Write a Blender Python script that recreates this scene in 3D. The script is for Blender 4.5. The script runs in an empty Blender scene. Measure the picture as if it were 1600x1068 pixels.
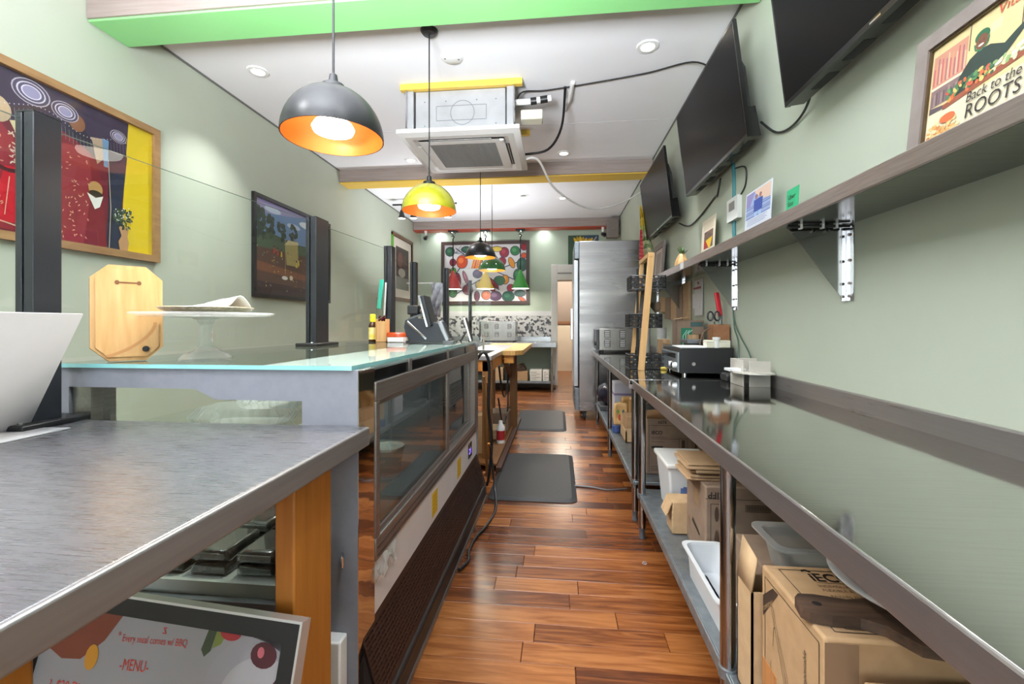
import bpy, math, random
from mathutils import Vector, Matrix, Euler
random.seed(7)
PI = math.pi
sc = bpy.context.scene
COL = sc.collection

# ---------------------------------------------------------------- camera, sky, daylight, exposure
cam_d = bpy.data.cameras.new('camera'); cam = bpy.data.objects.new('camera', cam_d); COL.objects.link(cam)
cam.location = (0, 0, 1.2); cam.rotation_euler = (PI/2, 0, math.atan(72/695))
cam_d.sensor_width = 36; cam_d.lens = 695*36/1600; cam_d.shift_y = -28/1600; cam_d.clip_start = 0.02
sc.camera = cam
sc.view_settings.view_transform = 'Standard'; sc.view_settings.look = 'None'
sc.view_settings.gamma = 1; sc.view_settings.use_curve_mapping = False
sc.view_settings.exposure = 0.15
sc.cycles.max_bounces = 10; sc.cycles.diffuse_bounces = 5; sc.cycles.glossy_bounces = 5
sc.cycles.transmission_bounces = 8; sc.cycles.transparent_max_bounces = 12
sc.cycles.caustics_reflective = False; sc.cycles.caustics_refractive = False
w = bpy.data.worlds.new('World'); sc.world = w; w.use_nodes = True
w.node_tree.nodes['Background'].inputs[0].default_value = (0.75, 0.87, 1.0, 1)
w.node_tree.nodes['Background'].inputs[1].default_value = 1.2

def area(name, loc, rot, sx, sy, power, color=(1, 1, 1), shape='RECTANGLE', parent=None, spread=PI):
    d = bpy.data.lights.new(name, 'AREA'); d.shape = shape; d.size = sx
    if shape == 'RECTANGLE': d.size_y = sy
    d.energy = power; d.color = color; d.spread = spread
    o = bpy.data.objects.new(name, d); COL.objects.link(o); o.location = loc; o.rotation_euler = rot
    if parent: o.parent = parent
    return o
area('storefront_daylight', (-0.84, -2.75, 1.65), (PI/2+0.16, 0, 0), 3.4, 2.4, 85, (0.95, 0.98, 1.0))
area('ceiling_fill', (-0.8, -0.3, 1.75), (PI-0.62, 0, 0), 0.8, 0.8, 225, (0.90, 0.95, 1.0), spread=1.9)  # added fill aimed upward to brighten the ceiling, no fixture there
area('far_ceiling_fill', (-1.5, 6.6, 1.2), (PI-0.1, 0, 0), 0.6, 0.6, 42, (0.90, 0.95, 1.0), spread=2.4)  # second added fill, lifts the ceiling of the far room

# ---------------------------------------------------------------- materials
MATS = {}
def srgb(c):
    if isinstance(c, str):
        c = [int(c[i:i+2], 16)/255 for i in (0, 2, 4)]
    return tuple(((x/12.92) if x <= 0.04045 else ((x+0.055)/1.055)**2.4) for x in c) + (1,)
def mat(name, color, rough=0.5, metal=0.0, **kw):
    if name in MATS: return MATS[name]
    m = bpy.data.materials.new(name); m.use_nodes = True
    b = m.node_tree.nodes['Principled BSDF']
    b.inputs['Base Color'].default_value = srgb(color)
    b.inputs['Roughness'].default_value = rough; b.inputs['Metallic'].default_value = metal
    for k, v in kw.items():
        b.inputs[k.replace('_', ' ')].default_value = v
    MATS[name] = m
    return m
def C(h, rough=0.55):
    return mat('print_%s_%d' % (h, int(rough*100)), h, rough)
def nd(m, typ, **kw):
    n = m.node_tree.nodes.new(typ)
    for k, v in kw.items(): setattr(n, k, v)
    return n
def noisy(name, color, color2, scale=(1, 1, 1), nscale=6, detail=5, rough=0.5, rough2=None, metal=0.0, bump=0.0, bdist=0.002, contrast=(0.3, 0.7), coord='Object', **kw):
    """procedural material: colour (and gloss) varied by stretched noise"""
    if name in MATS: return MATS[name]
    m = mat(name, color, rough, metal, **kw); nt = m.node_tree; b = nt.nodes['Principled BSDF']
    tc = nd(m, 'ShaderNodeTexCoord'); mp = nd(m, 'ShaderNodeMapping'); mp.inputs['Scale'].default_value = scale
    if coord == 'World':
        g = nd(m, 'ShaderNodeNewGeometry'); nt.links.new(g.outputs['Position'], mp.inputs['Vector'])
    else:
        nt.links.new(tc.outputs[coord], mp.inputs['Vector'])
    n = nd(m, 'ShaderNodeTexNoise'); n.inputs['Scale'].default_value = nscale; n.inputs['Detail'].default_value = detail
    nt.links.new(mp.outputs[0], n.inputs['Vector'])
    r = nd(m, 'ShaderNodeValToRGB'); r.color_ramp.elements[0].position = contrast[0]; r.color_ramp.elements[1].position = contrast[1]
    r.color_ramp.elements[0].color = srgb(color); r.color_ramp.elements[1].color = srgb(color2)
    nt.links.new(n.outputs['Fac'], r.inputs['Fac']); nt.links.new(r.outputs['Color'], b.inputs['Base Color'])
    if rough2 is not None:
        mr = nd(m, 'ShaderNodeMapRange'); mr.inputs['From Min'].default_value = contrast[0]; mr.inputs['From Max'].default_value = contrast[1]
        mr.inputs['To Min'].default_value = rough; mr.inputs['To Max'].default_value = rough2
        nt.links.new(n.outputs['Fac'], mr.inputs['Value']); nt.links.new(mr.outputs[0], b.inputs['Roughness'])
    if bump:
        bp = nd(m, 'ShaderNodeBump'); bp.inputs['Strength'].default_value = bump; bp.inputs['Distance'].default_value = bdist
        nt.links.new(n.outputs['Fac'], bp.inputs['Height']); nt.links.new(bp.outputs[0], b.inputs['Normal'])
    return m
def glass_thin(name, tint=(0.95, 0.98, 0.96), ior=1.45, rough=0.0, milk=0.0, milkc='ffffff', edge=0.0):
    """clear pane or moulded clear plastic: see-through with a Fresnel reflection on the outer side, some milkiness, painted white highlight at the rims"""
    m = bpy.data.materials.new(name); m.use_nodes = True; nt = m.node_tree; nt.nodes.clear()
    out = nd(m, 'ShaderNodeOutputMaterial'); mix = nd(m, 'ShaderNodeMixShader'); fr = nd(m, 'ShaderNodeFresnel')
    t = nd(m, 'ShaderNodeBsdfTransparent'); g = nd(m, 'ShaderNodeBsdfGlossy'); ge = nd(m, 'ShaderNodeNewGeometry')
    inv = nd(m, 'ShaderNodeMath', operation='SUBTRACT'); inv.inputs[0].default_value = 1; mu = nd(m, 'ShaderNodeMath', operation='MULTIPLY')
    t.inputs[0].default_value = tint + (1,); g.inputs['Roughness'].default_value = rough; fr.inputs['IOR'].default_value = ior
    nt.links.new(ge.outputs['Backfacing'], inv.inputs[1]); nt.links.new(inv.outputs[0], mu.inputs[0]); nt.links.new(fr.outputs[0], mu.inputs[1])
    base = t.outputs[0]
    if milk or edge:
        d = nd(m, 'ShaderNodeBsdfDiffuse'); d.inputs[0].default_value = srgb(milkc); tr = nd(m, 'ShaderNodeBsdfTranslucent'); tr.inputs[0].default_value = srgb(milkc)
        m0 = nd(m, 'ShaderNodeMixShader'); nt.links.new(d.outputs[0], m0.inputs[1]); nt.links.new(tr.outputs[0], m0.inputs[2])
        m1 = nd(m, 'ShaderNodeMixShader'); lw = nd(m, 'ShaderNodeLayerWeight'); lw.inputs['Blend'].default_value = 0.35
        ma = nd(m, 'ShaderNodeMath', operation='MULTIPLY_ADD'); ma.use_clamp = True; ma.inputs[1].default_value = edge; ma.inputs[2].default_value = milk  # edge whitens grazing faces in place of a refraction highlight
        nt.links.new(lw.outputs['Facing'], ma.inputs[0]); nt.links.new(ma.outputs[0], m1.inputs[0]); nt.links.new(base, m1.inputs[1]); nt.links.new(m0.outputs[0], m1.inputs[2]); base = m1.outputs[0]
    nt.links.new(mu.outputs[0], mix.inputs[0]); nt.links.new(base, mix.inputs[1]); nt.links.new(g.outputs[0], mix.inputs[2])
    nt.links.new(mix.outputs[0], out.inputs[0]); MATS[name] = m
    return m
def emit(name, color, strength):
    if name in MATS: return MATS[name]
    m = mat(name, color, 0.5); b = m.node_tree.nodes['Principled BSDF']
    b.inputs['Emission Color'].default_value = srgb(color); b.inputs['Emission Strength'].default_value = strength
    return m

M_wall = noisy('sage_wall_paint', 'b9bfae', 'b5bbaa', (1, 1, 1), 2.5, 4, 0.6, coord='World', bump=0.05)
M_wallback = noisy('mint_wall_paint', 'b9c6b3', 'b5c3b0', (1, 1, 1), 2.5, 4, 0.6, coord='World', bump=0.05)
M_ceil = noisy('white_ceiling_paint', 'ecebee', 'e9e8eb', (1, 1, 1), 2, 3, 0.8, coord='World')
M_white = mat('white_plastic', 'e6e6e4', 0.45)
M_cream = mat('cream_plastic', 'ddd9c4', 0.5)
M_trimw = mat('white_trim_paint', 'e4e2dc', 0.5)
M_black = mat('black_plastic', '17181a', 0.4)
M_blackgloss = mat('glossy_black_screen', '0d0d0e', 0.08)
M_blackmet = mat('black_powder_coat', '1a1d23', 0.38, 0.0)
M_steel = noisy('brushed_steel', 'c9c7c6', 'c0bebd', (0.6, 60, 60), 3, 3, 0.16, 0.24, metal=1.0, coord='World')
M_steeltop = noisy('polished_worktop_steel', 'cbcac8', 'c4c3c1', (3, 80, 80), 2, 2, 0.06, 0.09, metal=1.0, coord='World')
M_steeledge = noisy('brushed_edge_steel', 'a9a3a2', 'a19b9a', (60, 1, 60), 3, 3, 0.26, 0.34, metal=0.85, coord='World', contrast=(0.2, 0.8))
M_steelworn = noisy('scratched_steel_top', '8f8f94', '99999e', (3, 110, 4), 3, 8, 0.24, 0.33, metal=0.85, coord='World', contrast=(0.3, 0.7))
M_steelgal = noisy('galvanised_shelf_steel', '8f979c', '7f888e', (4, 4, 4), 6, 4, 0.36, 0.5, metal=0.75, coord='World')
M_chrome = mat('chrome', 'cfcfd2', 0.1, 1.0)
M_alu = noisy('aluminium_frame', '9a938e', '8d8681', (40, 1, 40), 3, 2, 0.3, 0.38, metal=0.8, coord='World')
M_greymet = noisy('grey_painted_metal', '82838c', '7d7e87', (1, 1, 1), 40, 2, 0.5, coord='World')
M_darkgrey = mat('dark_grey_metal', '55575b', 0.45, 0.3)
M_mirror = noisy('polished_stainless_strip', 'd9d4d0', 'd2cdc9', (1, 1, 9), 1.2, 2, 0.05, metal=1.0, coord='World', bump=0.12, bdist=0.01)
M_grille = mat('dark_brown_grille', '3a2720', 0.4, 0.3)
M_darkbase = mat('black_base', '1c1715', 0.4)
M_glass = glass_thin('clear_pane_glass', (0.965, 0.985, 0.97), 1.42)
M_glasstop = glass_thin('counter_glass', (0.90, 0.96, 0.94), 1.55)
M_doorglass = glass_thin('sliding_door_glass', (0.62, 0.64, 0.62), 2.1)
M_teal = mat('teal_glass_edge', '8fcfd0', 0.15, 0.0, Coat_Weight=0.6)
M_clear = glass_thin('clear_moulded_glass', (0.96, 0.975, 0.975), 1.9, 0.02, 0.07, 'ffffff', 0.3)
M_clearpl = glass_thin('clear_plastic', (0.96, 0.97, 0.97), 1.5, 0.08, 0.12, 'ffffff', 0.35)
M_frost = glass_thin('frosted_plastic', (0.9, 0.92, 0.92), 1.4, 0.2, 0.6, 'e4e8e8', 0.2)
M_card = noisy('corrugated_cardboard', 'b08f6a', 'a58560', (1, 1, 1), 30, 4, 0.8, coord='World')
M_card2 = noisy('tan_cardboard', 'c0a27c', 'b59671', (1, 1, 1), 25, 4, 0.8, coord='World')
M_card3 = noisy('grey_brown_cardboard', '8f7a66', '857060', (1, 1, 1), 25, 4, 0.8, coord='World')
M_kraft = noisy('kraft_paper', 'b89a78', 'ac8d6b', (1, 1, 1), 18, 5, 0.8, coord='World')
M_legwood = noisy('orange_stained_pine', 'b9762e', 'a5641f', (14, 14, 1), 3, 6, 0.5, coord='World', bump=0.1)
M_maple = noisy('pale_maple', 'd2a873', 'c19258', (20, 20, 1.2), 2.5, 5, 0.45, coord='World')
M_maplend = noisy('maple_edge', 'bd8753', 'a9713f', (3, 3, 30), 3, 4, 0.5, coord='World')
M_pine = noisy('raw_pine_slat', 'dcb27c', 'cf9f63', (14, 14, 1), 3, 4, 0.55, coord='World')
M_butcher = noisy('butcher_block', 'd3a968', 'bb8a49', (16, 1, 1), 3, 4, 0.45, coord='World')
M_walnut = noisy('dark_weathered_wood', '5b4535', '33261e', (3, 30, 30), 2, 6, 0.6, coord='World', bump=0.3)
M_brownwood = noisy('brown_table_wood', '7a5228', '68431e', (14, 14, 1), 3, 4, 0.55, coord='World')
M_frameoak = noisy('oak_frame', 'a8835a', '8f6b45', (8, 2, 8), 3, 5, 0.45, coord='World')
M_framegrey = noisy('grey_wood_frame', '8b807b', '776c67', (20, 4, 3), 3, 6, 0.5, coord='World')
M_beam = noisy('grey_stained_pine_beam', '9d8f89', '8b7d76', (1.2, 20, 20), 2, 6, 0.6, coord='World')
M_green = mat('green_beam_paint', '8bd085', 0.35)
M_yellow = noisy('yellow_beam_paint', 'e3bd4d', 'dcb446', (1, 8, 8), 2, 3, 0.4, coord='World')
M_red = mat('red_beam_paint', 'b23e24', 0.4)
M_mat = noisy('black_rubber_mat', '2b2c2e', '252628', (1, 1, 1), 60, 3, 0.55, coord='World', bump=0.15)
M_rubber = mat('black_rubber', '141414', 0.6)

def floor_mat():
    m = mat('laminate_floor', 'a0602f', 0.3); nt = m.node_tree; b = nt.nodes['Principled BSDF']
    g = nd(m, 'ShaderNodeNewGeometry'); oi = nd(m, 'ShaderNodeObjectInfo')
    ad = nd(m, 'ShaderNodeMath', operation='ADD'); fr = nd(m, 'ShaderNodeMath', operation='FRACT')
    nt.links.new(g.outputs['Random Per Island'], ad.inputs[0]); nt.links.new(oi.outputs['Random'], ad.inputs[1]); nt.links.new(ad.outputs[0], fr.inputs[0])
    mp = nd(m, 'ShaderNodeMapping'); mp.inputs['Scale'].default_value = (1.3, 14, 1)
    nt.links.new(g.outputs['Position'], mp.inputs['Vector'])
    off = nd(m, 'ShaderNodeCombineXYZ'); mu = nd(m, 'ShaderNodeMath', operation='MULTIPLY'); mu.inputs[1].default_value = 40
    nt.links.new(fr.outputs[0], mu.inputs[0]); nt.links.new(mu.outputs[0], off.inputs[0]); nt.links.new(mu.outputs[0], off.inputs[1])
    nt.links.new(off.outputs[0], mp.inputs['Location'])
    n = nd(m, 'ShaderNodeTexNoise'); n.inputs['Scale'].default_value = 2.6; n.inputs['Detail'].default_value = 8; n.inputs['Distortion'].default_value = 0.9
    nt.links.new(mp.outputs[0], n.inputs['Vector'])
    a2 = nd(m, 'ShaderNodeMath', operation='MULTIPLY_ADD'); a2.inputs[1].default_value = 0.55; 
    sb = nd(m, 'ShaderNodeMath', operation='SUBTRACT'); sb.inputs[1].default_value = 0.5
    nt.links.new(fr.outputs[0], sb.inputs[0]); nt.links.new(sb.outputs[0], a2.inputs[0]); nt.links.new(n.outputs['Fac'], a2.inputs[2])
    r = nd(m, 'ShaderNodeValToRGB'); e = r.color_ramp.elements
    e[0].position = 0.12; e[0].color = srgb('3e1f11'); e[1].position = 0.9; e[1].color = srgb('9a6436')
    x = e.new(0.38); x.color = srgb('5c3016'); x = e.new(0.6); x.color = srgb('7f4a23')
    nt.links.new(a2.outputs[0], r.inputs['Fac']); nt.links.new(r.outputs['Color'], b.inputs['Base Color'])
    b.inputs['Roughness'].default_value = 0.27
    return m
M_floor = floor_mat()

# ---------------------------------------------------------------- mesh helpers
class MB:
    def __init__(s): s.v = []; s.f = []; s.m = []; s.mats = []
    def mi(s, m):
        if m is None: return 0
        if m not in s.mats: s.mats.append(m)
        return s.mats.index(m)
    def face(s, pts, m=None):
        i = len(s.v); s.v += [Vector(p) for p in pts]; s.f.append(list(range(i, i+len(pts)))); s.m.append(s.mi(m)); return s
    def raw(s, vs, fs, m=None):
        i = len(s.v); s.v += [Vector(p) for p in vs]; k = s.mi(m)
        for f in fs: s.f.append([i+j for j in f]); s.m.append(k)
        return s
    def box(s, x0, x1, y0, y1, z0, z1, m=None):
        return s.raw([(x0,y0,z0),(x1,y0,z0),(x1,y1,z0),(x0,y1,z0),(x0,y0,z1),(x1,y0,z1),(x1,y1,z1),(x0,y1,z1)],
                     [(3,2,1,0),(4,5,6,7),(0,1,5,4),(1,2,6,5),(2,3,7,6),(3,0,4,7)], m)
    def obox(s, c, u, v, n, m=None):
        """box about centre c with half-axis vectors u, v, n"""
        c, u, v, n = Vector(c), Vector(u), Vector(v), Vector(n)
        p = [c+a*u+b*v+d*n for d in (-1, 1) for a, b in ((-1,-1),(1,-1),(1,1),(-1,1))]
        return s.raw(p, [(3,2,1,0),(4,5,6,7),(0,1,5,4),(1,2,6,5),(2,3,7,6),(3,0,4,7)], m)
    def bar(s, a, b, wd, th, up=(0, 0, 1), m=None):
        a, b = Vector(a), Vector(b); d = b-a; L = d.length; d.normalize(); up = Vector(up)
        sd = d.cross(up).normalized(); up = sd.cross(d).normalized()
        return s.obox((a+b)/2, d*L/2, sd*wd/2, up*th/2, m)
    def cyl(s, a, b, r, r2=None, n=16, m=None, caps=True):
        a, b = Vector(a), Vector(b); d = (b-a).normalized(); r2 = r if r2 is None else r2
        t = Vector((0, 0, 1)) if abs(d.z) < 0.9 else Vector((1, 0, 0)); x = d.cross(t).normalized(); y = d.cross(x)
        vs = [a+(x*math.cos(2*PI*i/n)+y*math.sin(2*PI*i/n))*r for i in range(n)] + [b+(x*math.cos(2*PI*i/n)+y*math.sin(2*PI*i/n))*r2 for i in range(n)]
        fs = [(i+n, (i+1) % n+n, (i+1) % n, i) for i in range(n)]
        if caps: fs += [tuple(range(n)), tuple(range(2*n-1, n-1, -1))]
        return s.raw(vs, fs, m)
    def tube(s, pts, r, n=8, m=None):
        pts = [Vector(p) for p in pts]; rings = []; px = None
        for i, p in enumerate(pts):
            d = (pts[min(i+1, len(pts)-1)]-pts[max(i-1, 0)]).normalized()
            if px is None:
                t = Vector((0, 0, 1)) if abs(d.z) < 0.9 else Vector((1, 0, 0)); px = d.cross(t).normalized()
            px = (px-d*px.dot(d)).normalized(); y = d.cross(px)
            rings.append([p+(px*math.cos(2*PI*k/n)+y*math.sin(2*PI*k/n))*r for k in range(n)])
        vs = [q for rg in rings for q in rg]; fs = []
        for i in range(len(pts)-1):
            for k in range(n): fs.append((i*n+k, i*n+(k+1) % n, (i+1)*n+(k+1) % n, (i+1)*n+k))
        fs += [tuple(range(n-1, -1, -1)), tuple(range((len(pts)-1)*n, len(pts)*n))]
        return s.raw(vs, fs, m)
    def lathe(s, prof, c=(0, 0, 0), n=32, m=None, closed=False):
        """profile of (r, z) turned about the vertical through c"""
        c = Vector(c); vs = []; fs = []; k = len(prof)
        for r, z in prof:
            for i in range(n): vs.append(c+Vector((max(r, 1e-5)*math.cos(2*PI*i/n), max(r, 1e-5)*math.sin(2*PI*i/n), z)))
        for j in range(k if closed else k-1):
            for i in range(n):
                j2 = (j+1) % k; fs.append((j*n+i, j*n+(i+1) % n, j2*n+(i+1) % n, j2*n+i))
        return s.raw(vs, fs, m)
    def prism(s, poly, h0, h1, P=None, m=None, mside=None):
        """2-D outline extruded along the plane normal of P (default: up)"""
        P = P or Plane((0, 0, 0), (1, 0, 0), (0, 1, 0)); n = len(poly)
        s.face([P.pt(a, b, h1) for a, b in poly], m); s.face([P.pt(a, b, h0) for a, b in reversed(poly)], m)
        for i in range(n):
            a, b = poly[i], poly[(i+1) % n]
            s.face([P.pt(*a, h0), P.pt(*b, h0), P.pt(*b, h1), P.pt(*a, h1)], mside or m)
        return s
    def frame(s, P, x0, x1, y0, y1, wd, h0, h1, m=None):
        for a, b, c, d in ((x0, x1, y0, y0+wd), (x0, x1, y1-wd, y1), (x0, x0+wd, y0+wd, y1-wd), (x1-wd, x1, y0+wd, y1-wd)):
            s.prism([(a, c), (b, c), (b, d), (a, d)], h0, h1, P, m)
        return s
    def rect(s, P, x0, x1, y0, y1, h=0, m=None):
        return s.face([P.pt(x0, y0, h), P.pt(x1, y0, h), P.pt(x1, y1, h), P.pt(x0, y1, h)], m)
    def poly(s, P, pts, h=0, m=None): return s.face([P.pt(a, b, h) for a, b in pts], m)
    def ell(s, P, cx, cy, rx, ry, h=0, m=None, n=18, rot=0):
        c, d = math.cos(rot), math.sin(rot); q = []
        for i in range(n):
            a, b = rx*math.cos(2*PI*i/n), ry*math.sin(2*PI*i/n); q.append((cx+a*c-b*d, cy+a*d+b*c))
        return s.poly(P, q, h, m)
    def line(s, P, pts, wd, h=0, m=None):
        for (a, b), (c, d) in zip(pts, pts[1:]):
            L = math.hypot(c-a, d-b) or 1; nx, ny = -(d-b)/L*wd/2, (c-a)/L*wd/2
            s.poly(P, [(a-nx, b-ny), (c-nx, d-ny), (c+nx, d+ny), (a+nx, b+ny)], h, m)
        return s
    def xf(s, M):
        s.v = [M @ v for v in s.v]; return s
class Plane:
    def __init__(s, o, u, v): s.o = Vector(o); s.u = Vector(u).normalized(); s.v = Vector(v).normalized(); s.n = s.u.cross(s.v)
    def pt(s, a, b, h=0): return s.o+s.u*a+s.v*b+s.n*h
OFF = {}
def finish(o, label=None, cat=None, group=None, kind=None):
    if label: o['label'] = label
    if cat: o['category'] = cat
    if group: o['group'] = group
    if kind: o['kind'] = kind
    return o
def thing(name, label, cat, loc=(0, 0, 0), rot=(0, 0, 0), group=None, local=False):
    o = bpy.data.objects.new(name, None); COL.objects.link(o); o.location = loc; o.rotation_euler = rot
    o.empty_display_size = 0.05
    OFF[o.name] = Vector((0, 0, 0)) if local else Vector(loc)
    return finish(o, label, cat, group)
def part(name, mb, m=None, parent=None, bev=0, seg=2, label=None, cat=None, group=None, kind=None, smooth=40, sub=0):
    me = bpy.data.meshes.new(name); off = OFF[parent.name] if parent else Vector((0, 0, 0))
    me.from_pydata([v-off for v in mb.v], [], mb.f)
    for x in (mb.mats or [m]): me.materials.append(x)
    if mb.mats:
        for p, i in zip(me.polygons, mb.m): p.material_index = i
    for p in me.polygons: p.use_smooth = True
    me.update(); 
    me.set_sharp_from_angle(angle=math.radians(smooth))
    o = bpy.data.objects.new(name, me); COL.objects.link(o)
    OFF[o.name] = off
    if parent: o.parent = parent
    if bev:
        b = o.modifiers.new('bevel', 'BEVEL'); b.width = bev; b.segments = seg; b.limit_method = 'ANGLE'; b.angle_limit = math.radians(35)
    if sub:
        b = o.modifiers.new('subdivision', 'SUBSURF'); b.levels = sub; b.render_levels = sub
    return finish(o, label, cat, group, kind)
def solo(name, label, cat, mb, m=None, **kw):
    """a thing that is one mesh"""
    return part(name, mb, m, None, label=label, cat=cat, **kw)
def dup(root, loc, rot=None, label=None, name=None):
    r = root.copy(); COL.objects.link(r); r.location = loc
    if rot: r.rotation_euler = rot
    if label: r['label'] = label
    for ch in list(root.children):
        c = ch.copy(); COL.objects.link(c); c.parent = r
        for g in ch.children:
            d = g.copy(); COL.objects.link(d); d.parent = c
    return r
TXT = {}
def text(mb, s, P, x, y, size, m, h=0.0006, shear=0.0, align='LEFT', sx=1.0, rot=0.0, bold=0.0):
    """flat lettering laid on plane P"""
    key = (s, bold)
    if key not in TXT:
        cu = bpy.data.curves.new('t', 'FONT'); cu.body = s; cu.size = 1; cu.offset = bold; cu.resolution_u = 3
        ob = bpy.data.objects.new('t', cu); COL.objects.link(ob)
        me = bpy.data.meshes.new_from_object(ob.evaluated_get(bpy.context.evaluated_depsgraph_get()))
        TXT[key] = ([tuple(v.co) for v in me.vertices], [tuple(p.vertices) for p in me.polygons])
        bpy.data.objects.remove(ob); bpy.data.curves.remove(cu); bpy.data.meshes.remove(me)
    vs, fs = TXT[key]
    if not vs: return mb
    w_ = max(v[0] for v in vs); dx = {'LEFT': 0, 'CENTER': -w_/2, 'RIGHT': -w_}[align]
    c, d = math.cos(rot), math.sin(rot); out = []
    for a, b, _ in vs:
        a, b = (a+dx+shear*b)*size*sx, b*size
        out.append(P.pt(x+a*c-b*d, y+a*d+b*c, h))
    return mb.raw(out, fs, m)
def cable(name, label, pts, r, m, n=6, cat='cable', parent=None):
    q = []
    P_ = [Vector(p) for p in pts]
    for i in range(len(P_)-1):
        a, b, c, d = P_[max(i-1, 0)], P_[i], P_[i+1], P_[min(i+2, len(P_)-1)]
        for k in range(6):
            t = k/6; q.append(0.5*((2*b)+(c-a)*t+(2*a-5*b+4*c-d)*t*t+(3*b-a-3*c+d)*t**3))
    q.append(P_[-1]); mb = MB().tube(q, r, n)
    if parent: return part(name, mb, m, parent)
    return solo(name, label, cat, mb, m)

# ---------------------------------------------------------------- the room
XL, XR, YF, YB, ZC = -2.82, 1.14, -2.6, 8.95, 3.19
S = dict(kind='structure')
fl = part('floor', MB().box(XL-0.1, XR+0.1, YF-0.1, YB+0.1, -0.08, -0.012), M_floor, **S)
def plank_rows(y0, y1, rows, xa, xb, far):
    global fl
    mbf = MB()
    for r in range(rows):
        a = y0+(y1-y0)*r/rows; b = y0+(y1-y0)*(r+1)/rows; x = xa-random.uniform(0, 0.5)
        while x < xb:
            L = random.choice((0.38, 0.5, 0.62, 0.75, 0.9)); x0, x1 = max(x, xa), min(x+L, xb)
            if x1-x0 > 0.02:
                g = 0.0009; c = 0.0012; t = random.uniform(-0.0004, 0.0004)
                mb = mbf if far else MB()
                X0, X1, Y0, Y1 = x0+g, x1-g, a+g, b-g
                mb.raw([(X0, Y0, -0.012), (X1, Y0, -0.012), (X1, Y1, -0.012), (X0, Y1, -0.012), (X0, Y0, t-c), (X1, Y0, t-c), (X1, Y1, t-c), (X0, Y1, t-c),
                        (X0+c, Y0+c, t), (X1-c, Y0+c, t), (X1-c, Y1-c, t), (X0+c, Y1-c, t)],
                       [(0, 1, 5, 4), (1, 2, 6, 5), (2, 3, 7, 6), (3, 0, 4, 7), (4, 5, 9, 8), (5, 6, 10, 9), (6, 7, 11, 10), (7, 4, 8, 11), (8, 9, 10, 11)])
                if not far: part('floor_plank', mb, M_floor, fl)
            x += L
    if far: part('floor_planks_beyond', mbf, M_floor, fl, kind='stuff')
plank_rows(1.05, 4.09, 29, -0.75, XR, False)
plank_rows(4.09, YB+0.1, 47, -0.75, XR, True)
plank_rows(YF, 1.05, 35, -0.75, XR, True)
plank_rows(YF, YB, 110, XL, -0.75, True)
part('ceiling', MB().box(XL-0.1, XR+0.1, YF-0.1, YB+0.1, ZC, ZC+0.1), M_ceil, **S)
part('wall_left', MB().box(XL-0.1, XL, YF-0.1, YB+0.1, 0, ZC), M_wall, **S)
part('wall_right', MB().box(XR, XR+0.1, YF-0.1, YB+0.1, 0, ZC), M_wall, **S)
DX0, DX1, DZ = -0.02, 0.92, 2.06
part('wall_back', MB().box(XL, DX0, YB, YB+0.1, 0, ZC).box(DX0, DX1, YB, YB+0.1, DZ, ZC).box(DX1, XR, YB, YB+0.1, 0, ZC), M_wallback, **S)
# storefront behind the camera
wf = MB(); 
wf.box(XL, XR, YF-0.1, YF, 0, 0.45).box(XL, XR, YF-0.1, YF, 2.9, ZC).box(XL, XL+0.25, YF-0.1, YF, 0.45, 2.9).box(XR-0.25, XR, YF-0.1, YF, 0.45, 2.9)
part('wall_front', wf, M_wall, **S)
Pf = Plane((XL+0.25, YF-0.03, 0.45), (1, 0, 0), (0, 0, 1))
wn = part('window_1', MB().frame(Pf, 0, 3.46, 0, 2.45, 0.07, -0.03, 0.03).prism([(1.1, 0.07), (1.17, 0.07), (1.17, 2.38), (1.1, 2.38)], -0.03, 0.03, Pf).prism([(2.3, 0.07), (2.37, 0.07), (2.37, 2.38), (2.3, 2.38)], -0.03, 0.03, Pf), M_darkgrey, **S)
for a, b in ((0.07, 1.1), (1.17, 2.3), (2.37, 3.39)):
    part('pane', MB().prism([(a, 0.07), (b, 0.07), (b, 2.38), (a, 2.38)], -0.004, 0.004, Pf), M_glass, wn)
part('baseboard_left', MB().box(XL, XL+0.015, YF, YB, 0, 0.1), M_trimw, bev=0.003, **S)
part('baseboard_right', MB().box(XR-0.015, XR, YF, YB, 0, 0.1), M_trimw, bev=0.003, **S)
part('baseboard_back', MB().box(XL+0.015, -0.14, YB-0.015, YB, 0, 0.1), M_trimw, bev=0.003, **S)
part('trim_1', MB().box(XL, XL+0.012, YF, YB, ZC-0.012, ZC).box(XR-0.012, XR, YF, YB, ZC-0.012, ZC), mat('grey_ceiling_bead', '6f706c', 0.6), **S)
# ceiling seam
part('trim_2', MB().box(XL+0.02, XR-0.02, 4.45, 4.456, ZC-0.0015, ZC), mat('ceiling_joint', 'c6c6c8', 0.8), **S)
# beams: grey stained box beams with a painted board underneath
for k, (y0, y1, pm) in enumerate(((2.39, 2.66, M_green), (5.49, 5.76, M_yellow), (8.43, 8.70, M_red))):
    bmn = part('trim_%d' % (k+3), MB().box(XL+0.005, XR-0.005, y0, y1, 3.034, ZC), M_beam, bev=0.003, **S)
    part('painted_board', MB().box(XL+0.005, XR-0.005, y0+0.012, y1-0.008, 3.02, 3.034), pm, bmn, bev=0.002)
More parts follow.
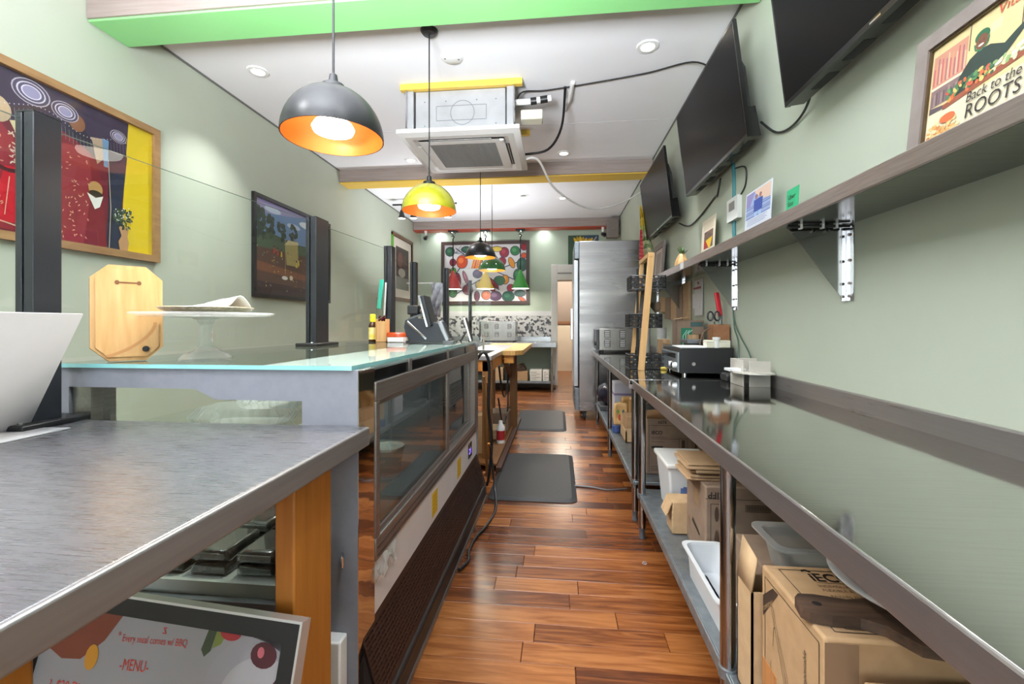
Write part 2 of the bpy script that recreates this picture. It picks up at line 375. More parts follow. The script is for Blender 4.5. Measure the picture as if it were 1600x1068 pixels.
# doorway in the back wall with its deep white casing, and the passage beyond
d1 = part('door_1', MB().box(-0.135, DX0+0.01, 8.73, YB+0.1, 0, 2.36).box(DX1-0.01, DX1+0.11, 8.73, YB+0.1, 0, 2.36).box(DX0+0.01, DX1-0.01, 8.73, YB+0.1, DZ, 2.36), M_trimw, bev=0.006, **S)
part('head_moulding', MB().box(DX0+0.01, DX1-0.01, 8.70, 8.73, 2.18, 2.2), mat('grey_moulding', '8b8883', 0.5), d1)
pr = part('wall_passage', MB().box(-1.2, -0.15, 9.05, 9.15, 0, 2.7).box(1.3, 1.4, 9.05, 11.6, 0, 2.7).box(-1.3, -1.2, 9.05, 11.6, 0, 2.7).box(-1.2, 1.3, 11.5, 11.6, 1.27, 2.7), mat('taupe_wall_paint', '8f8177', 0.6), **S)
part('wainscot', MB().box(-1.2, 1.3, 11.49, 11.6, 0, 1.2), mat('cream_wall_paint', 'e6dcc8', 0.6), pr)
part('chair_rail', MB().box(-1.2, 1.3, 11.46, 11.6, 1.2, 1.27), mat('brown_rail', '8a6245', 0.5), pr)
part('floor_passage', MB().box(-1.3, 1.4, YB+0.1, 11.6, -0.08, 0), M_floor, **S)
part('ceiling_passage', MB().box(-1.3, 1.4, YB+0.1, 11.6, 2.7, 2.8), M_ceil, **S)
ld = bpy.data.lights.new('passage_lamp', 'POINT'); ld.energy = 90; ld.shadow_soft_size = 0.15; ld.color = (1, 0.9, 0.75)
lo = bpy.data.objects.new('passage_lamp', ld); COL.objects.link(lo); lo.location = (0.1, 10.4, 2.4)
# mosaic splashback on the back wall
def mosaic():
    m = mat('pebble_mosaic', 'c9c8c6', 0.35); nt = m.node_tree; b = nt.nodes['Principled BSDF']
    g = nd(m, 'ShaderNodeNewGeometry'); v = nd(m, 'ShaderNodeTexVoronoi'); v.inputs['Scale'].default_value = 24
    nt.links.new(g.outputs['Position'], v.inputs['Vector'])
    r = nd(m, 'ShaderNodeValToRGB'); e = r.color_ramp.elements; e[0].color = srgb('4f4f52'); e[1].color = srgb('d2d1cf'); e[0].position = 0.25; e[1].position = 0.5
    sp = nd(m, 'ShaderNodeSeparateColor'); nt.links.new(v.outputs['Color'], sp.inputs[0]); nt.links.new(sp.outputs[0], r.inputs['Fac']); nt.links.new(r.outputs['Color'], b.inputs['Base Color'])
    return m
bs = part('splashback', MB().box(XL+0.02, -0.14, YB-0.02, YB, 0.9, 1.36), mosaic(), **S)
part('border_strip', MB().box(XL+0.02, -0.14, YB-0.024, YB, 1.36, 1.46), mat('white_tile', 'd9d8d8', 0.3), bs)

# ---------------------------------------------------------------- ceiling fixtures
def downlight(x, y, label, lit=True):
    t = thing('recessed_downlight', label, 'light', (x, y, ZC), group='round recessed ceiling lights')
    part('trim_ring', MB().lathe([(0.045, -0.004), (0.05, -0.010), (0.075, -0.008), (0.08, 0.0), (0.045, 0.0)], (x, y, ZC), 28, closed=True), M_white, t)
    if lit:
        part('lamp', MB().lathe([(0.0, -0.006), (0.044, -0.004)], (x, y, ZC), 24), emit('downlight_glow', 'fff3dc', 14), t)
        area('downlight', (0, 0, -0.02), (0, 0, 0), 0.1, 0, 11, (0.96, 0.98, 1.0), 'DISK', t, 1.55)
    else:
        part('lamp', MB().lathe([(0.0, -0.004), (0.044, -0.003)], (x, y, ZC), 24), mat('unlit_lamp', '77736c', 0.4), t)
for x, y, lb, on in ((0.639, 3.27, 'recessed ceiling light at right, beside the biggest visible black television', True), (-2.35, 3.277, 'recessed ceiling light near the left wall, left of the black dome pendant', True),
                     (0.067, 5.215, 'recessed ceiling light just before the yellow beam, right of the air conditioner', True), (-1.778, 5.247, 'recessed ceiling light left of the air conditioner panel', True),
                     (0.07, 7.065, 'lit recessed ceiling light beyond the yellow beam', True), (-0.53, 6.863, 'unlit grey recessed ceiling light beyond the yellow beam', False)):
    downlight(x, y, lb, on)
# unseen fill added overhead and behind; hidden lamps between red beam and back wall
for x, y, pw_, sp_ in ((-1.9, 0.5, 22, 2.8), (0.3, 0.5, 9, 2.0), (-1.6, -1.0, 22, 2.8), (-0.28, 8.82, 2.2, 2.0), (-1.5, 8.82, 2.2, 2.0), (-2.4, 8.82, 2.2, 2.0)):
    area('unseen_downlight', (x, y, ZC-0.02), (0, 0, 0), 0.1, 0, pw_, (0.96, 0.98, 1.0), 'DISK', None, sp_)
t = thing('ceiling_box_cover', 'round white cover plate on the ceiling beside the yellow pendant cord', 'cover plate', (-0.79, 3.26, ZC))
part('plate', MB().lathe([(0, -0.012), (0.07, -0.012), (0.085, 0)], (-0.79, 3.26, ZC), 28), M_white, t)
part('screw', MB().cyl((-0.84, 3.25, ZC-0.014), (-0.84, 3.25, ZC-0.011), 0.007, n=8), mat('screw_dark', '6b6b6b', 0.4), t)
part('screw', MB().cyl((-0.74, 3.27, ZC-0.014), (-0.74, 3.27, ZC-0.011), 0.007, n=8), mat('screw_dark', '6b6b6b', 0.4), t)

def pendant(x, y, zr, outer, inner, label, R=0.182, power=9):
    t = thing('dome_pendant', label, 'pendant lamp', (x, y, zr), group='dome pendants over the counter')
    H = 0.185
    prof_o = [(R*math.cos(a), H*math.sin(a)) for a in [i*PI/2/14 for i in range(14)]] + [(0.03, H)]
    part('shade', MB().lathe([(R-0.003, 0)]+prof_o, (x, y, zr), 40), outer, t)
    part('shade_lining', MB().lathe([((R-0.004)*math.cos(a), (H-0.005)*math.sin(a)) for a in [i*PI/2/14 for i in range(14)]]+[(0.0, H-0.005)], (x, y, zr), 40), inner, t)
    part('socket_cap', MB().lathe([(0.045, H-0.006), (0.04, H+0.012), (0.018, H+0.022), (0.014, H+0.05), (0.006, H+0.056)], (x, y, zr), 24), M_black, t)
    part('cord', MB().cyl((x, y, zr+H+0.05), (x, y, ZC-0.02), 0.0045, n=8), M_black, t)
    part('ceiling_canopy', MB().lathe([(0.0, -0.028), (0.045, -0.024), (0.058, -0.008), (0.06, 0)], (x, y, ZC), 28), M_black, t)
    part('bulb', MB().lathe([(0.0, -0.006), (0.05, -0.004), (0.07, 0.004), (0.076, 0.018), (0.066, 0.036), (0.035, 0.055), (0.02, 0.07), (0.02, H-0.03)], (x, y, zr+0.018), 28), emit('pendant_glow', 'fff4e2', 9), t)
    d = bpy.data.lights.new('pendant_light', 'SPOT'); d.energy = power*5; d.spot_size = 2.6; d.spot_blend = 0.6; d.shadow_soft_size = 0.06; d.color = (1, 0.92, 0.78)
    o = bpy.data.objects.new('pendant_light', d); COL.objects.link(o); o.parent = t; o.location = (0, 0, -0.005)
    return t
M_copper = mat('copper_lining', 'e07a2e', 0.38, 0.25); M_gold = mat('gold_lining', 'e6a545', 0.38, 0.25)
M_shblack = mat('satin_black_enamel', '0e0f11', 0.36); M_shyel = mat('olive_yellow_enamel', 'b3b02a', 0.14, 0.0, Coat_Weight=0.5); M_shgreen = mat('green_enamel', '2f6b37', 0.15, 0.0, Coat_Weight=0.5)
pendant(-0.836, 1.586, 1.895, M_shblack, M_copper, 'large black dome pendant lamp with copper inside, nearest over the counter')
pendant(-0.87, 2.945, 1.965, M_shyel, M_copper, 'olive yellow dome pendant lamp with copper inside')
pendant(-0.915, 5.2, 1.985, M_shblack, M_gold, 'small far black dome pendant with gold inside, before the vegetable painting')
pendant(-0.89, 5.97, 1.925, M_shgreen, M_gold, 'green dome pendant with gold inside, behind the far black one')
# cone lamps on hooks under the red beam
def cone_lamp(x, col, label):
    t = thing('cone_lamp', label, 'pendant lamp', (x, 8.52, 1.88), group='cone lamps hooked on the red beam')
    part('shade', MB().lathe([(0.17, 0.0), (0.172, 0.006), (0.02, 0.36), (0.018, 0.362)], (x, 8.52, 1.88), 32), col, t)
    part('diffuser', MB().lathe([(0, 0.0), (0.168, 0.002)], (x, 8.52, 1.88), 28), emit('cone_glow', 'fff6e6', 5), t)
    area('cone_light', (0, 0, -0.01), (0, 0, 0), 0.3, 0, 4, (1, 0.95, 0.86), 'DISK', t)
    part('socket_cap', MB().cyl((x, 8.52, 2.235), (x, 8.52, 2.29), 0.02, 0.012, 12), M_black, t)
    part('cord', MB().tube([(x, 8.52, 2.28), (x, 8.52, 2.86), (x+0.02, 8.53, 2.9), (x-0.02, 8.53, 2.95)], 0.011, 6), M_black, t)
    part('hook', MB().tube([(x+0.045*math.cos(a), 8.53, 2.95+0.045*math.sin(a)) for a in [i*PI/6 for i in range(10)]], 0.008, 6), M_chrome, t)
    part('hook_plate', MB().box(x-0.09, x+0.09, 8.47, 8.59, 2.995, 3.02), M_black, t, bev=0.004)
cone_lamp(-0.72, mat('green_cone_enamel', '3f9440', 0.2), 'green cone lamp hanging before the right side of the vegetable painting')
cone_lamp(-1.40, mat('yellow_cone_enamel', 'd9b53a', 0.2), 'yellow cone lamp hanging before the middle of the vegetable painting')
cone_lamp(-2.04, mat('red_cone_enamel', 'b23a3a', 0.2), 'red cone lamp hanging before the left side of the vegetable painting')
# track with spots near the left wall
t = thing('track_light', 'black ceiling track light with cone spots behind the yellow pendant', 'light', (-2.1, 6.85, 3.1))
part('track_bar', MB().box(-2.62, -1.58, 6.835, 6.865, 3.085, 3.105), M_black, t)
for x in (-2.3, -1.8): part('stem', MB().cyl((x, 6.85, 3.1), (x, 6.85, ZC), 0.008, n=8), M_black, t)
for x in (-2.47, -2.28, -1.72):
    sp = part('spot_head', MB().cyl((x, 6.85, 3.09), (x, 6.85, 3.0), 0.012, n=8).lathe([(0.02, 3.01), (0.025, 3.0), (0.055, 2.875)], (x, 6.85, 0), 20), M_black, t)
    part('spot_lens', MB().lathe([(0, 2.874), (0.053, 2.876)], (x, 6.85, 0), 20), emit('spot_glow', 'fff6e8', 8), sp)
    d = bpy.data.lights.new('spot', 'SPOT'); d.energy = 40; d.spot_size = 1.6; d.spot_blend = 0.7; d.shadow_soft_size = 0.05; d.color = (1, 0.95, 0.85)
    o = bpy.data.objects.new('spot', d); COL.objects.link(o); o.parent = t; o.location = (x+2.1, 0, -0.24); o.rotation_euler = (0, -0.5, 0)

# ceiling cassette air conditioner
AX0, AX1, AY0, AY1, AZ = -1.31, -0.305, 3.5, 4.47, 2.73
t = thing('air_conditioner', 'white ceiling cassette air conditioner with open grille and bare metal box above', 'air conditioner', ((AX0+AX1)/2, (AY0+AY1)/2, AZ))
cx, cy = (AX0+AX1)/2, (AY0+AY1)/2
# panel face with slots and grille opening
pn = MB(); zz = AZ
def ring(mb, o, i, z0, z1):
    (a0, a1, b0, b1), (c0, c1, d0, d1) = o, i
    mb.raw([(a0,b0,z0),(a1,b0,z0),(a1,b1,z0),(a0,b1,z0),(c0,d0,z1),(c1,d0,z1),(c1,d1,z1),(c0,d1,z1)],
           [(0,4,5,1),(1,5,6,2),(2,6,7,3),(3,7,4,0)])
ring(pn, (AX0, AX1, AY0, AY1), (AX0+0.05, AX1-0.05, AY0+0.05, AY1-0.05), AZ+0.02, AZ)
ring(pn, (AX0+0.05, AX1-0.05, AY0+0.05, AY1-0.05), (AX0+0.10, AX1-0.10, AY0+0.10, AY1-0.10), AZ, AZ)
ring(pn, (AX0+0.10, AX1-0.10, AY0+0.10, AY1-0.10), (AX0+0.14, AX1-0.14, AY0+0.14, AY1-0.14), AZ, AZ+0.012)
ring(pn, (AX0+0.14, AX1-0.14, AY0+0.14, AY1-0.14), (AX0+0.19, AX1-0.19, AY0+0.19, AY1-0.19), AZ, AZ-0.004)
ring(pn, (AX0+0.19, AX1-0.19, AY0+0.19, AY1-0.19), (AX0+0.22, AX1-0.22, AY0+0.21, AY1-0.21), AZ-0.004, AZ-0.004)
ring(pn, (AX0, AX1, AY0, AY1), (AX0, AX1, AY0, AY1), AZ+0.02, AZ+0.05)
pn.face([(AX0, AY0, AZ+0.05), (AX1, AY0, AZ+0.05), (AX1, AY1, AZ+0.05), (AX0, AY1, AZ+0.05)])
part('panel', pn, mat('white_ac_plastic', 'e9e9e9', 0.4), t)
part('grille_backing', MB().box(AX0+0.2, AX1-0.2, AY0+0.2, AY1-0.2, AZ+0.008, AZ+0.012), mat('dark_filter', '161514', 0.7), t)
gm = MB()
for i in range(34):
    y = AY0+0.215+i*(AY1-AY0-0.43)/33; gm.box(AX0+0.22, AX1-0.22, y-0.0025, y+0.0025, AZ-0.003, AZ+0.006)
for i in range(30):
    x = AX0+0.225+i*(AX1-AX0-0.45)/29; gm.box(x-0.002, x+0.002, AY0+0.21, AY1-0.21, AZ-0.002, AZ+0.006)
part('intake_grille', gm, mat('grey_grille_plastic', '7d7a76', 0.5), t, kind='stuff')
for a in (0, 1, 2, 3):
    mb = MB()
    if a == 0: mb.box(cx-0.27, cx+0.27, AY0+0.105, AY0+0.137, AZ-0.002, AZ+0.001)
    if a == 1: mb.box(AX1-0.137, AX1-0.105, cy-0.24, cy+0.24, AZ-0.002, AZ+0.001)
    if a == 2: mb.box(cx-0.27, cx+0.27, AY1-0.137, AY1-0.105, AZ-0.002, AZ+0.001)
    if a == 3: mb.box(AX0+0.105, AX0+0.137, cy-0.24, cy+0.24, AZ-0.002, AZ+0.001)
    sl = part('air_slot', mb, mat('slot_dark', '2a2a2c', 0.5) if a < 2 else mat('white_ac_plastic', 'e9e9e9', 0.4), t)
    if a == 0: part('louver', MB().box(cx-0.26, cx+0.26, AY0+0.119, AY0+0.122, AZ-0.004, AZ-0.002), M_white, sl)
    if a == 1: part('louver', MB().box(AX1-0.122, AX1-0.119, cy-0.23, cy+0.23, AZ-0.004, AZ-0.002), M_white, sl)
part('sensor_dome', MB().lathe([(0, -0.016), (0.014, -0.012), (0.022, 0)], (AX1-0.16, AY0+0.16, AZ), 16), M_white, t)
M_galv = noisy('galvanised_box', 'bcbdc0', 'b0b1b4', (1, 1, 1), 8, 3, 0.42, metal=0.55, coord='World')
part('body_box', MB().box(cx-0.38, cx+0.38, AY0+0.12, AY1-0.12, AZ+0.05, ZC-0.05), M_galv, t, bev=0.006)
Pb = Plane((cx, AY0+0.12, 2.95), (1, 0, 0), (0, 0, 1)); em = MB(); dk = mat('embossed_line', '76787c', 0.5)
em.line(Pb, [(-0.2, -0.06), (-0.2, 0.06), (0.22, 0.06), (0.22, -0.06), (-0.2, -0.06)], 0.005, 0.001, dk)
em.line(Pb, [(0.02+0.1*math.cos(a), 0.1*math.sin(a)) for a in [i*PI/12 for i in range(25)]], 0.005, 0.0015, dk)
for x, y in ((-0.3, 0.1), (-0.3, -0.1), (-0.12, 0.1), (0.14, 0.1), (0.3, 0.1), (0.3, -0.1), (0.14, -0.12), (-0.12, -0.12)): em.ell(Pb, x, y, 0.006, 0.006, 0.001, dk, 8)
part('knockout_marks', em, None, t)
part('body_flange', MB().box(cx-0.39, cx+0.39, AY0+0.1, AY0+0.12, AZ+0.05, AZ+0.09), M_galv, t)
for s in (-1, 1):
    hb = part('hanger_bracket', MB().box(cx+s*0.42-0.03, cx+s*0.42+0.03, AY0+0.1, AY0+0.2, AZ+0.06, ZC-0.05), M_galv, t, bev=0.004)
    part('threaded_rod', MB().cyl((cx+s*0.45, AY0+0.09, AZ+0.1), (cx+s*0.45, AY0+0.09, ZC-0.03), 0.007, n=8), M_chrome, hb)
part('valve_box', MB().box(cx+0.5, cx+0.68, AY0+0.16, AY0+0.28, AZ+0.16, AZ+0.24), M_cream, t, bev=0.01)
part('pipe_stub', MB().tube([(cx+0.38, AY0+0.2, AZ+0.32), (cx+0.55, AY0+0.2, AZ+0.32), (cx+0.75, AY0+0.2, AZ+0.34)], 0.025, 10), M_white, t)
pw = part('pipe_wrap', MB().tube([(cx+0.58, AY0+0.2, AZ+0.322), (cx+0.63, AY0+0.2, AZ+0.326)], 0.029, 10).tube([(cx+0.66, AY0+0.2, AZ+0.33), (cx+0.72, AY0+0.2, AZ+0.337)], 0.029, 10), M_black, t)
for y, lb in ((3.6, 'yellow painted ceiling batten on the near side of the air conditioner'), (4.57, 'yellow painted ceiling batten on the far side of the air conditioner')):
    solo('ceiling_batten', lb, 'batten', MB().box(cx-0.5, cx+0.52, y-0.025, y+0.025, ZC-0.05, ZC), M_yellow, bev=0.004)
cable('drain_hose', 'clear looping drain hose from the air conditioner to the right wall', [(AX1, 4.2, AZ+0.03), (AX1+0.12, 4.25, AZ+0.03), (-0.02, 4.6, 2.58), (0.35, 5.0, 2.48), (0.75, 5.2, 2.6), (1.12, 5.35, 2.85)], 0.011, mat('pale_hose', 'd3d0cc', 0.35), cat='hose')
cable('black_cable', 'thick black cable curving from the air conditioner up to the ceiling', [(AX1-0.02, 4.4, 2.88), (-0.1, 4.35, 2.9), (0.03, 4.1, 3.0), (0.06, 3.75, 3.19)], 0.012, M_black)
cable('black_cable', 'thin black wire crossing the ceiling from the air conditioner to the television', [(-0.35, 3.72, 3.05), (-0.3, 3.75, 3.16), (-0.1, 3.78, 3.18), (0.3, 3.7, 3.18), (0.7, 3.6, 3.18), (1.0, 3.45, 3.16), (1.12, 3.3, 3.0)], 0.006, M_black)
solo('conduit_end', 'white cable conduit stub on the ceiling where the thick black cable ends', 'conduit', MB().tube([(0.12, 3.68, 3.18), (0.1, 3.9, 3.16), (0.06, 4.15, 3.185)], 0.018, 8), M_white)

# ---------------------------------------------------------------- pictures on the left wall
def picture_frame(name, label, P, W, H, wd, dep, fm, parent_loc, mat_w=0.0, mat_m=None):
    t = thing(name, label, 'picture', parent_loc)
    part('frame', MB().frame(P, 0, W, 0, H, wd, 0, dep, fm), None, t, bev=0.004)
    part('backing', MB().prism([(wd*0.6, wd*0.6), (W-wd*0.6, wd*0.6), (W-wd*0.6, H-wd*0.6), (wd*0.6, H-wd*0.6)], 0.0, 0.008, P, mat_m or M_white), None, t)
    return t
PX, PY, PZ = XL, 1.15, 1.63
P = Plane((PX, PY, PZ), (0, 1, 0), (0, 0, 1))
t = picture_frame('framed_painting', 'big framed painting of two red-robed figures behind the near dark post', P, 1.712, 0.93, 0.045, 0.035, M_frameoak, (PX, PY+0.85, PZ))
a = MB(); cc = lambda h: C(h, 0.35); e = 0.009
a.rect(P, 0.04, 1.672, 0.04, 0.89, e, cc('3b2f45'))
a.rect(P, 0.04, 1.672, 0.04, 0.62, e+.0005, cc('6f2030'))
a.poly(P, [(1.50, 0.89), (1.672, 0.89), (1.672, 0.04), (1.46, 0.04), (1.46, 0.3), (1.475, 0.55)], e+.001, cc('e2c122'))
a.poly(P, [(1.36, 0.66), (1.49, 0.66), (1.475, 0.5), (1.45, 0.3), (1.46, 0.04), (1.35, 0.04), (1.37, 0.3)], e+.0012, cc('2b3147'))
a.poly(P, [(1.26, 0.7), (1.35, 0.72), (1.36, 0.62), (1.30, 0.55)], e+.0013, cc('b79b84'))
a.poly(P, [(1.33, 0.72), (1.37, 0.72), (1.365, 0.55), (1.34, 0.55)], e+.0014, cc('6e93b8'))
# right-hand figure
a.poly(P, [(0.98, 0.60), (1.13, 0.68), (1.27, 0.60), (1.33, 0.45), (1.36, 0.04), (0.95, 0.04)], e+.0015, cc('7c1f2b'))
a.poly(P, [(1.08, 0.6), (1.25, 0.62), (1.27, 0.40), (1.22, 0.05), (1.02, 0.05)], e+.0018, cc('93303a'))
a.poly(P, [(1.11, 0.67), (1.13, 0.72), (1.22, 0.735), (1.27, 0.68), (1.29, 0.58), (1.2, 0.635)], e+.002, cc('2b2736'))
a.ell(P, 1.185, 0.75, 0.045, 0.05, e+.0021, cc('8a5a40'))
a.ell(P, 1.29, 0.395, 0.042, 0.045, e+.0022, cc('b98d58')); a.ell(P, 1.29, 0.365, 0.04, 0.02, e+.0023, cc('3b3228'))
a.poly(P, [(1.24, 0.36), (1.29, 0.34), (1.335, 0.36), (1.315, 0.29), (1.285, 0.27)], e+.0024, cc('ece8e2'))
# left-hand figure
a.poly(P, [(0.3, 0.05), (0.5, 0.5), (0.66, 0.62), (0.82, 0.60), (0.93, 0.48), (1.0, 0.06)], e+.0016, cc('8d2433'))
a.poly(P, [(0.78, 0.08), (0.84, 0.38), (0.99, 0.40), (1.0, 0.12)], e+.0019, cc('c01b2c'))
a.ell(P, 0.8, 0.66, 0.07, 0.07, e+.002, cc('c5a98b')); a.poly(P, [(0.86, 0.62), (0.97, 0.66), (0.99, 0.55), (0.92, 0.5)], e+.0021, cc('d6c39a'))
a.poly(P, [(0.1, 0.05), (0.2, 0.5), (0.4, 0.55), (0.45, 0.05)], e+.0022, cc('3a3a56'))
rr = random.Random(3)
for i in range(170):
    x = rr.choice((rr.uniform(0.76, 0.83), rr.uniform(0.9, 1.0), rr.uniform(1.05, 1.25))); y = rr.uniform(0.06, 0.56)
    a.ell(P, x, y, 0.009, 0.003, e+.003, cc('d8a98a'), 5, rr.uniform(0, 3))
for i in range(60):
    a.ell(P, rr.uniform(0.86, 0.95), rr.uniform(0.4, 0.58), 0.011, 0.004, e+.0031, cc('e3c9b4'), 5, rr.uniform(0, 3))
a.line(P, [(0.77, 0.38), (0.85, 0.36), (1.0, 0.38)], 0.02, e+.0032, cc('4a1a22'))
a.line(P, [(0.84, 0.13), (0.86, 0.33)], 0.004, e+.0033, cc('d8b49a')); a.line(P, [(0.80, 0.10), (0.9, 0.08), (1.0, 0.1)], 0.006, e+.0033, cc('d8b49a'))
for cx_, cy_, s in ((0.955, 0.81, 1.0), (1.12, 0.785, 0.8), (1.43, 0.77, 0.6), (0.62, 0.80, 0.9), (0.3, 0.78, 0.9)):   # swirls along the top
    for k, (r_, h) in enumerate(((0.095, 'b9aebf'), (0.088, '4a4159'), (0.072, 'cfc6d6'), (0.064, '574d68'), (0.05, 'd9d2e2'), (0.043, '9890b4'))):
        a.ell(P, cx_, cy_, r_*s*0.95, r_*s*0.7, e+.004+k*.0002, cc(h), 20)
for i in range(40):
    x = 0.7+i*0.02; a.ell(P, x, 0.72+0.03*math.sin(x*14), 0.003, 0.003, e+.0035, cc('d9d2e2'), 5)
    a.line(P, [(x, 0.70+0.03*math.sin(x*14)), (x+0.004, 0.63+0.03*math.sin(x*14))], 0.0012, e+.0034, cc('a59bb2'))
a.poly(P, [(1.43, 0.2), (1.50, 0.2), (1.49, 0.14), (1.5, 0.1), (1.49, 0.045), (1.44, 0.045), (1.43, 0.1), (1.45, 0.14)], e+.004, cc('b98a63'))
for i in range(90):
    r_ = 0.07*math.sqrt(rr.random()); an = rr.uniform(0, 2*PI)
    a.ell(P, 1.465+r_*math.cos(an), 0.255+r_*math.sin(an), 0.010, 0.006, e+.0045+i*1e-5, cc(rr.choice(('2f3a2c', '3c4a38', '55644f'))), 6, an)
for i in range(26): 
    r_ = 0.065*math.sqrt(rr.random()); an = rr.uniform(0, 2*PI); a.ell(P, 1.465+r_*math.cos(an), 0.27+r_*math.sin(an), 0.004, 0.004, e+.006, cc('dfe3dd'), 6)
a.line(P, [(1.37, 0.05), (1.38, 0.3), (1.365, 0.6)], 0.004, e+.005, cc('c9b9a5'))
part('canvas', a, None, t)
part('glazing', MB().rect(P, 0.045, 1.667, 0.045, 0.885, 0.022), M_glass, t)

PY, PZ = 3.84, 1.455
P = Plane((XL, PY, PZ), (0, 1, 0), (0, 0, 1))
t = picture_frame('framed_landscape', 'black framed village landscape with trees and brown field behind the second post', P, 1.386, 0.975, 0.035, 0.03, mat('black_frame', '1f1d20', 0.3), (XL, PY+0.7, PZ))
a = MB(); e = 0.009
a.rect(P, 0.03, 1.356, 0.56, 0.945, e, cc('6f8cba')); a.poly(P, [(0.03, 0.945), (0.03, 0.8), (0.5, 0.86), (1.0, 0.945)], e+.0003, cc('9c94c4'))
for x, y, rx, ry, h in ((0.3, 0.87, 0.13, 0.03, 'c9d4ea'), (0.95, 0.84, 0.2, 0.04, 'dfe6f2'), (1.15, 0.72, 0.1, 0.06, 'd8e2f0'), (0.65, 0.78, 0.12, 0.03, 'b9c9e2')): a.ell(P, x, y, rx, ry, e+.0005, cc(h))
a.poly(P, [(0.03, 0.62), (0.3, 0.64), (0.7, 0.6), (1.356, 0.62), (1.356, 0.45), (0.03, 0.42)], e+.0006, cc('4d5f4a'))
a.poly(P, [(0.03, 0.48), (1.356, 0.5), (1.356, 0.03), (0.03, 0.03)], e+.0007, cc('5b4038'))
a.poly(P, [(0.03, 0.35), (1.356, 0.25), (1.356, 0.20), (0.03, 0.26)], e+.0008, cc('7d4f3b'))
a.poly(P, [(0.03, 0.16), (1.356, 0.12), (1.356, 0.03), (0.03, 0.03)], e+.0008, cc('3f2f33'))
for x, y, s in ((0.08, 0.75, 1.3), (0.26, 0.72, 1.0), (0.44, 0.7, 0.9), (0.64, 0.68, 0.95), (1.1, 0.64, 0.8), (0.15, 0.66, 0.8)):
    a.line(P, [(x, y-0.14*s), (x, y)], 0.012, e+.0009, cc('33291f'))
    for k in range(22):
        r_ = rr.random()**0.5; an = rr.uniform(0, 2*PI); a.ell(P, max(0.08, x+0.07*s*r_*math.cos(an)), y+0.12*s*r_*math.sin(an), 0.03*s, 0.024*s, e+.001+k*2e-5, cc(rr.choice(('2e3a33', '37463a', '44543f'))), 7)
a.poly(P, [(0.5, 0.57), (0.72, 0.6), (0.74, 0.36), (0.52, 0.36)], e+.002, cc('a89a62')); a.poly(P, [(0.48, 0.56), (0.74, 0.6), (0.72, 0.63), (0.55, 0.62)], e+.0021, cc('cfc193'))
a.poly(P, [(1.0, 0.5), (1.2, 0.5), (1.2, 0.32), (1.02, 0.34)], e+.002, cc('9d8350'))
a.line(P, [(0.5, 0.62), (0.5, 0.26)], 0.008, e+.0022, cc('b59c6e'))
for i in range(110):
    a.ell(P, rr.uniform(0.06, 1.3), rr.uniform(0.08, 0.5), 0.011, 0.006, e+.0025, cc(rr.choice(('c9b04a', '8c7a52', '7f8d8c', 'a39c94', '4d4a3a', '9b5a3a', '6b4a40'))), 6, rr.uniform(0, 3))
for x, y in ((0.3, 0.45), (0.36, 0.44), (0.42, 0.43), (0.68, 0.35), (0.72, 0.38)):
    a.poly(P, [(x, y), (x+0.03, y), (x+0.022, y+0.055), (x+0.008, y+0.055)], e+.003, cc(rr.choice(('d4bd3f', 'c6362c')))); a.ell(P, x+0.015, y+0.068, 0.011, 0.013, e+.003, cc('4b3328'), 8)
a.ell(P, 0.49, 0.22, 0.05, 0.02, e+.003, cc('d9d6cf')); a.ell(P, 0.6, 0.23, 0.03, 0.025, e+.003, cc('d3c9ad'))
part('canvas', a, None, t)
PY, PZ = 7.3, 1.62
P = Plane((XL, PY, PZ), (0, 1, 0), (0, 0, 1))
t = picture_frame('framed_print', 'green and brown framed print with wide cream mount on the left wall', P, 1.06, 1.15, 0.05, 0.03, mat('green_frame', '5f9a3c', 0.4), (XL, PY+0.5, PZ), 0, mat('cream_mount', 'd8cfc0', 0.6))
part('top_rail', MB().prism([(0, 1.10), (1.06, 1.10), (1.06, 1.152), (0, 1.152)], 0, 0.032, P).prism([(1.01, 0), (1.062, 0), (1.062, 1.15), (1.01, 1.15)], 0, 0.032, P).prism([(0, -0.002), (1.06, -0.002), (1.06, 0.05), (0, 0.05)], 0, 0.032, P), mat('brown_frame', '6d4a33', 0.4), t)
a = MB(); a.rect(P, 0.2, 0.86, 0.2, 0.95, 0.009, cc('3c2a2a')).rect(P, 0.2, 0.86, 0.2, 0.42, 0.0095, cc('7d7d74')).ell(P, 0.42, 0.72, 0.12, 0.14, 0.010, cc('6b4038')).ell(P, 0.66, 0.68, 0.1, 0.16, 0.010, cc('4f3732')).ell(P, 0.5, 0.5, 0.18, 0.08, 0.0105, cc('a39a8c'))
part('print', a, None, t)

# ---------------------------------------------------------------- back wall pictures
P = Plane((-2.383, YB, 1.6), (1, 0, 0), (0, 0, 1)); W, H = 1.81, 1.28
t = thing('vegetable_painting', 'dark framed painting of colourful vegetables on the back wall', 'picture', (-1.48, YB, 1.6))
part('frame', MB().frame(P, 0, W, 0, H, 0.065, 0, 0.04, mat('dark_brown_frame', '45332f', 0.4)), None, t, bev=0.004)
a = MB(); a.rect(P, 0.05, W-0.05, 0.05, H-0.05, 0.012, cc('dcdadc')); e = 0.0125
def blob(x, y, rx, ry, h, h2=None, rot=0):
    global e
    e += 4e-5; a.ell(P, x, y, rx+0.012, ry+0.012, e, cc('2f3a4c'), 16, rot); e += 4e-5; a.ell(P, x, y, rx, ry, e, cc(h), 16, rot)
    if h2: e += 4e-5; a.ell(P, x-rx*0.2, y+ry*0.2, rx*0.5, ry*0.45, e, cc(h2), 12, rot)
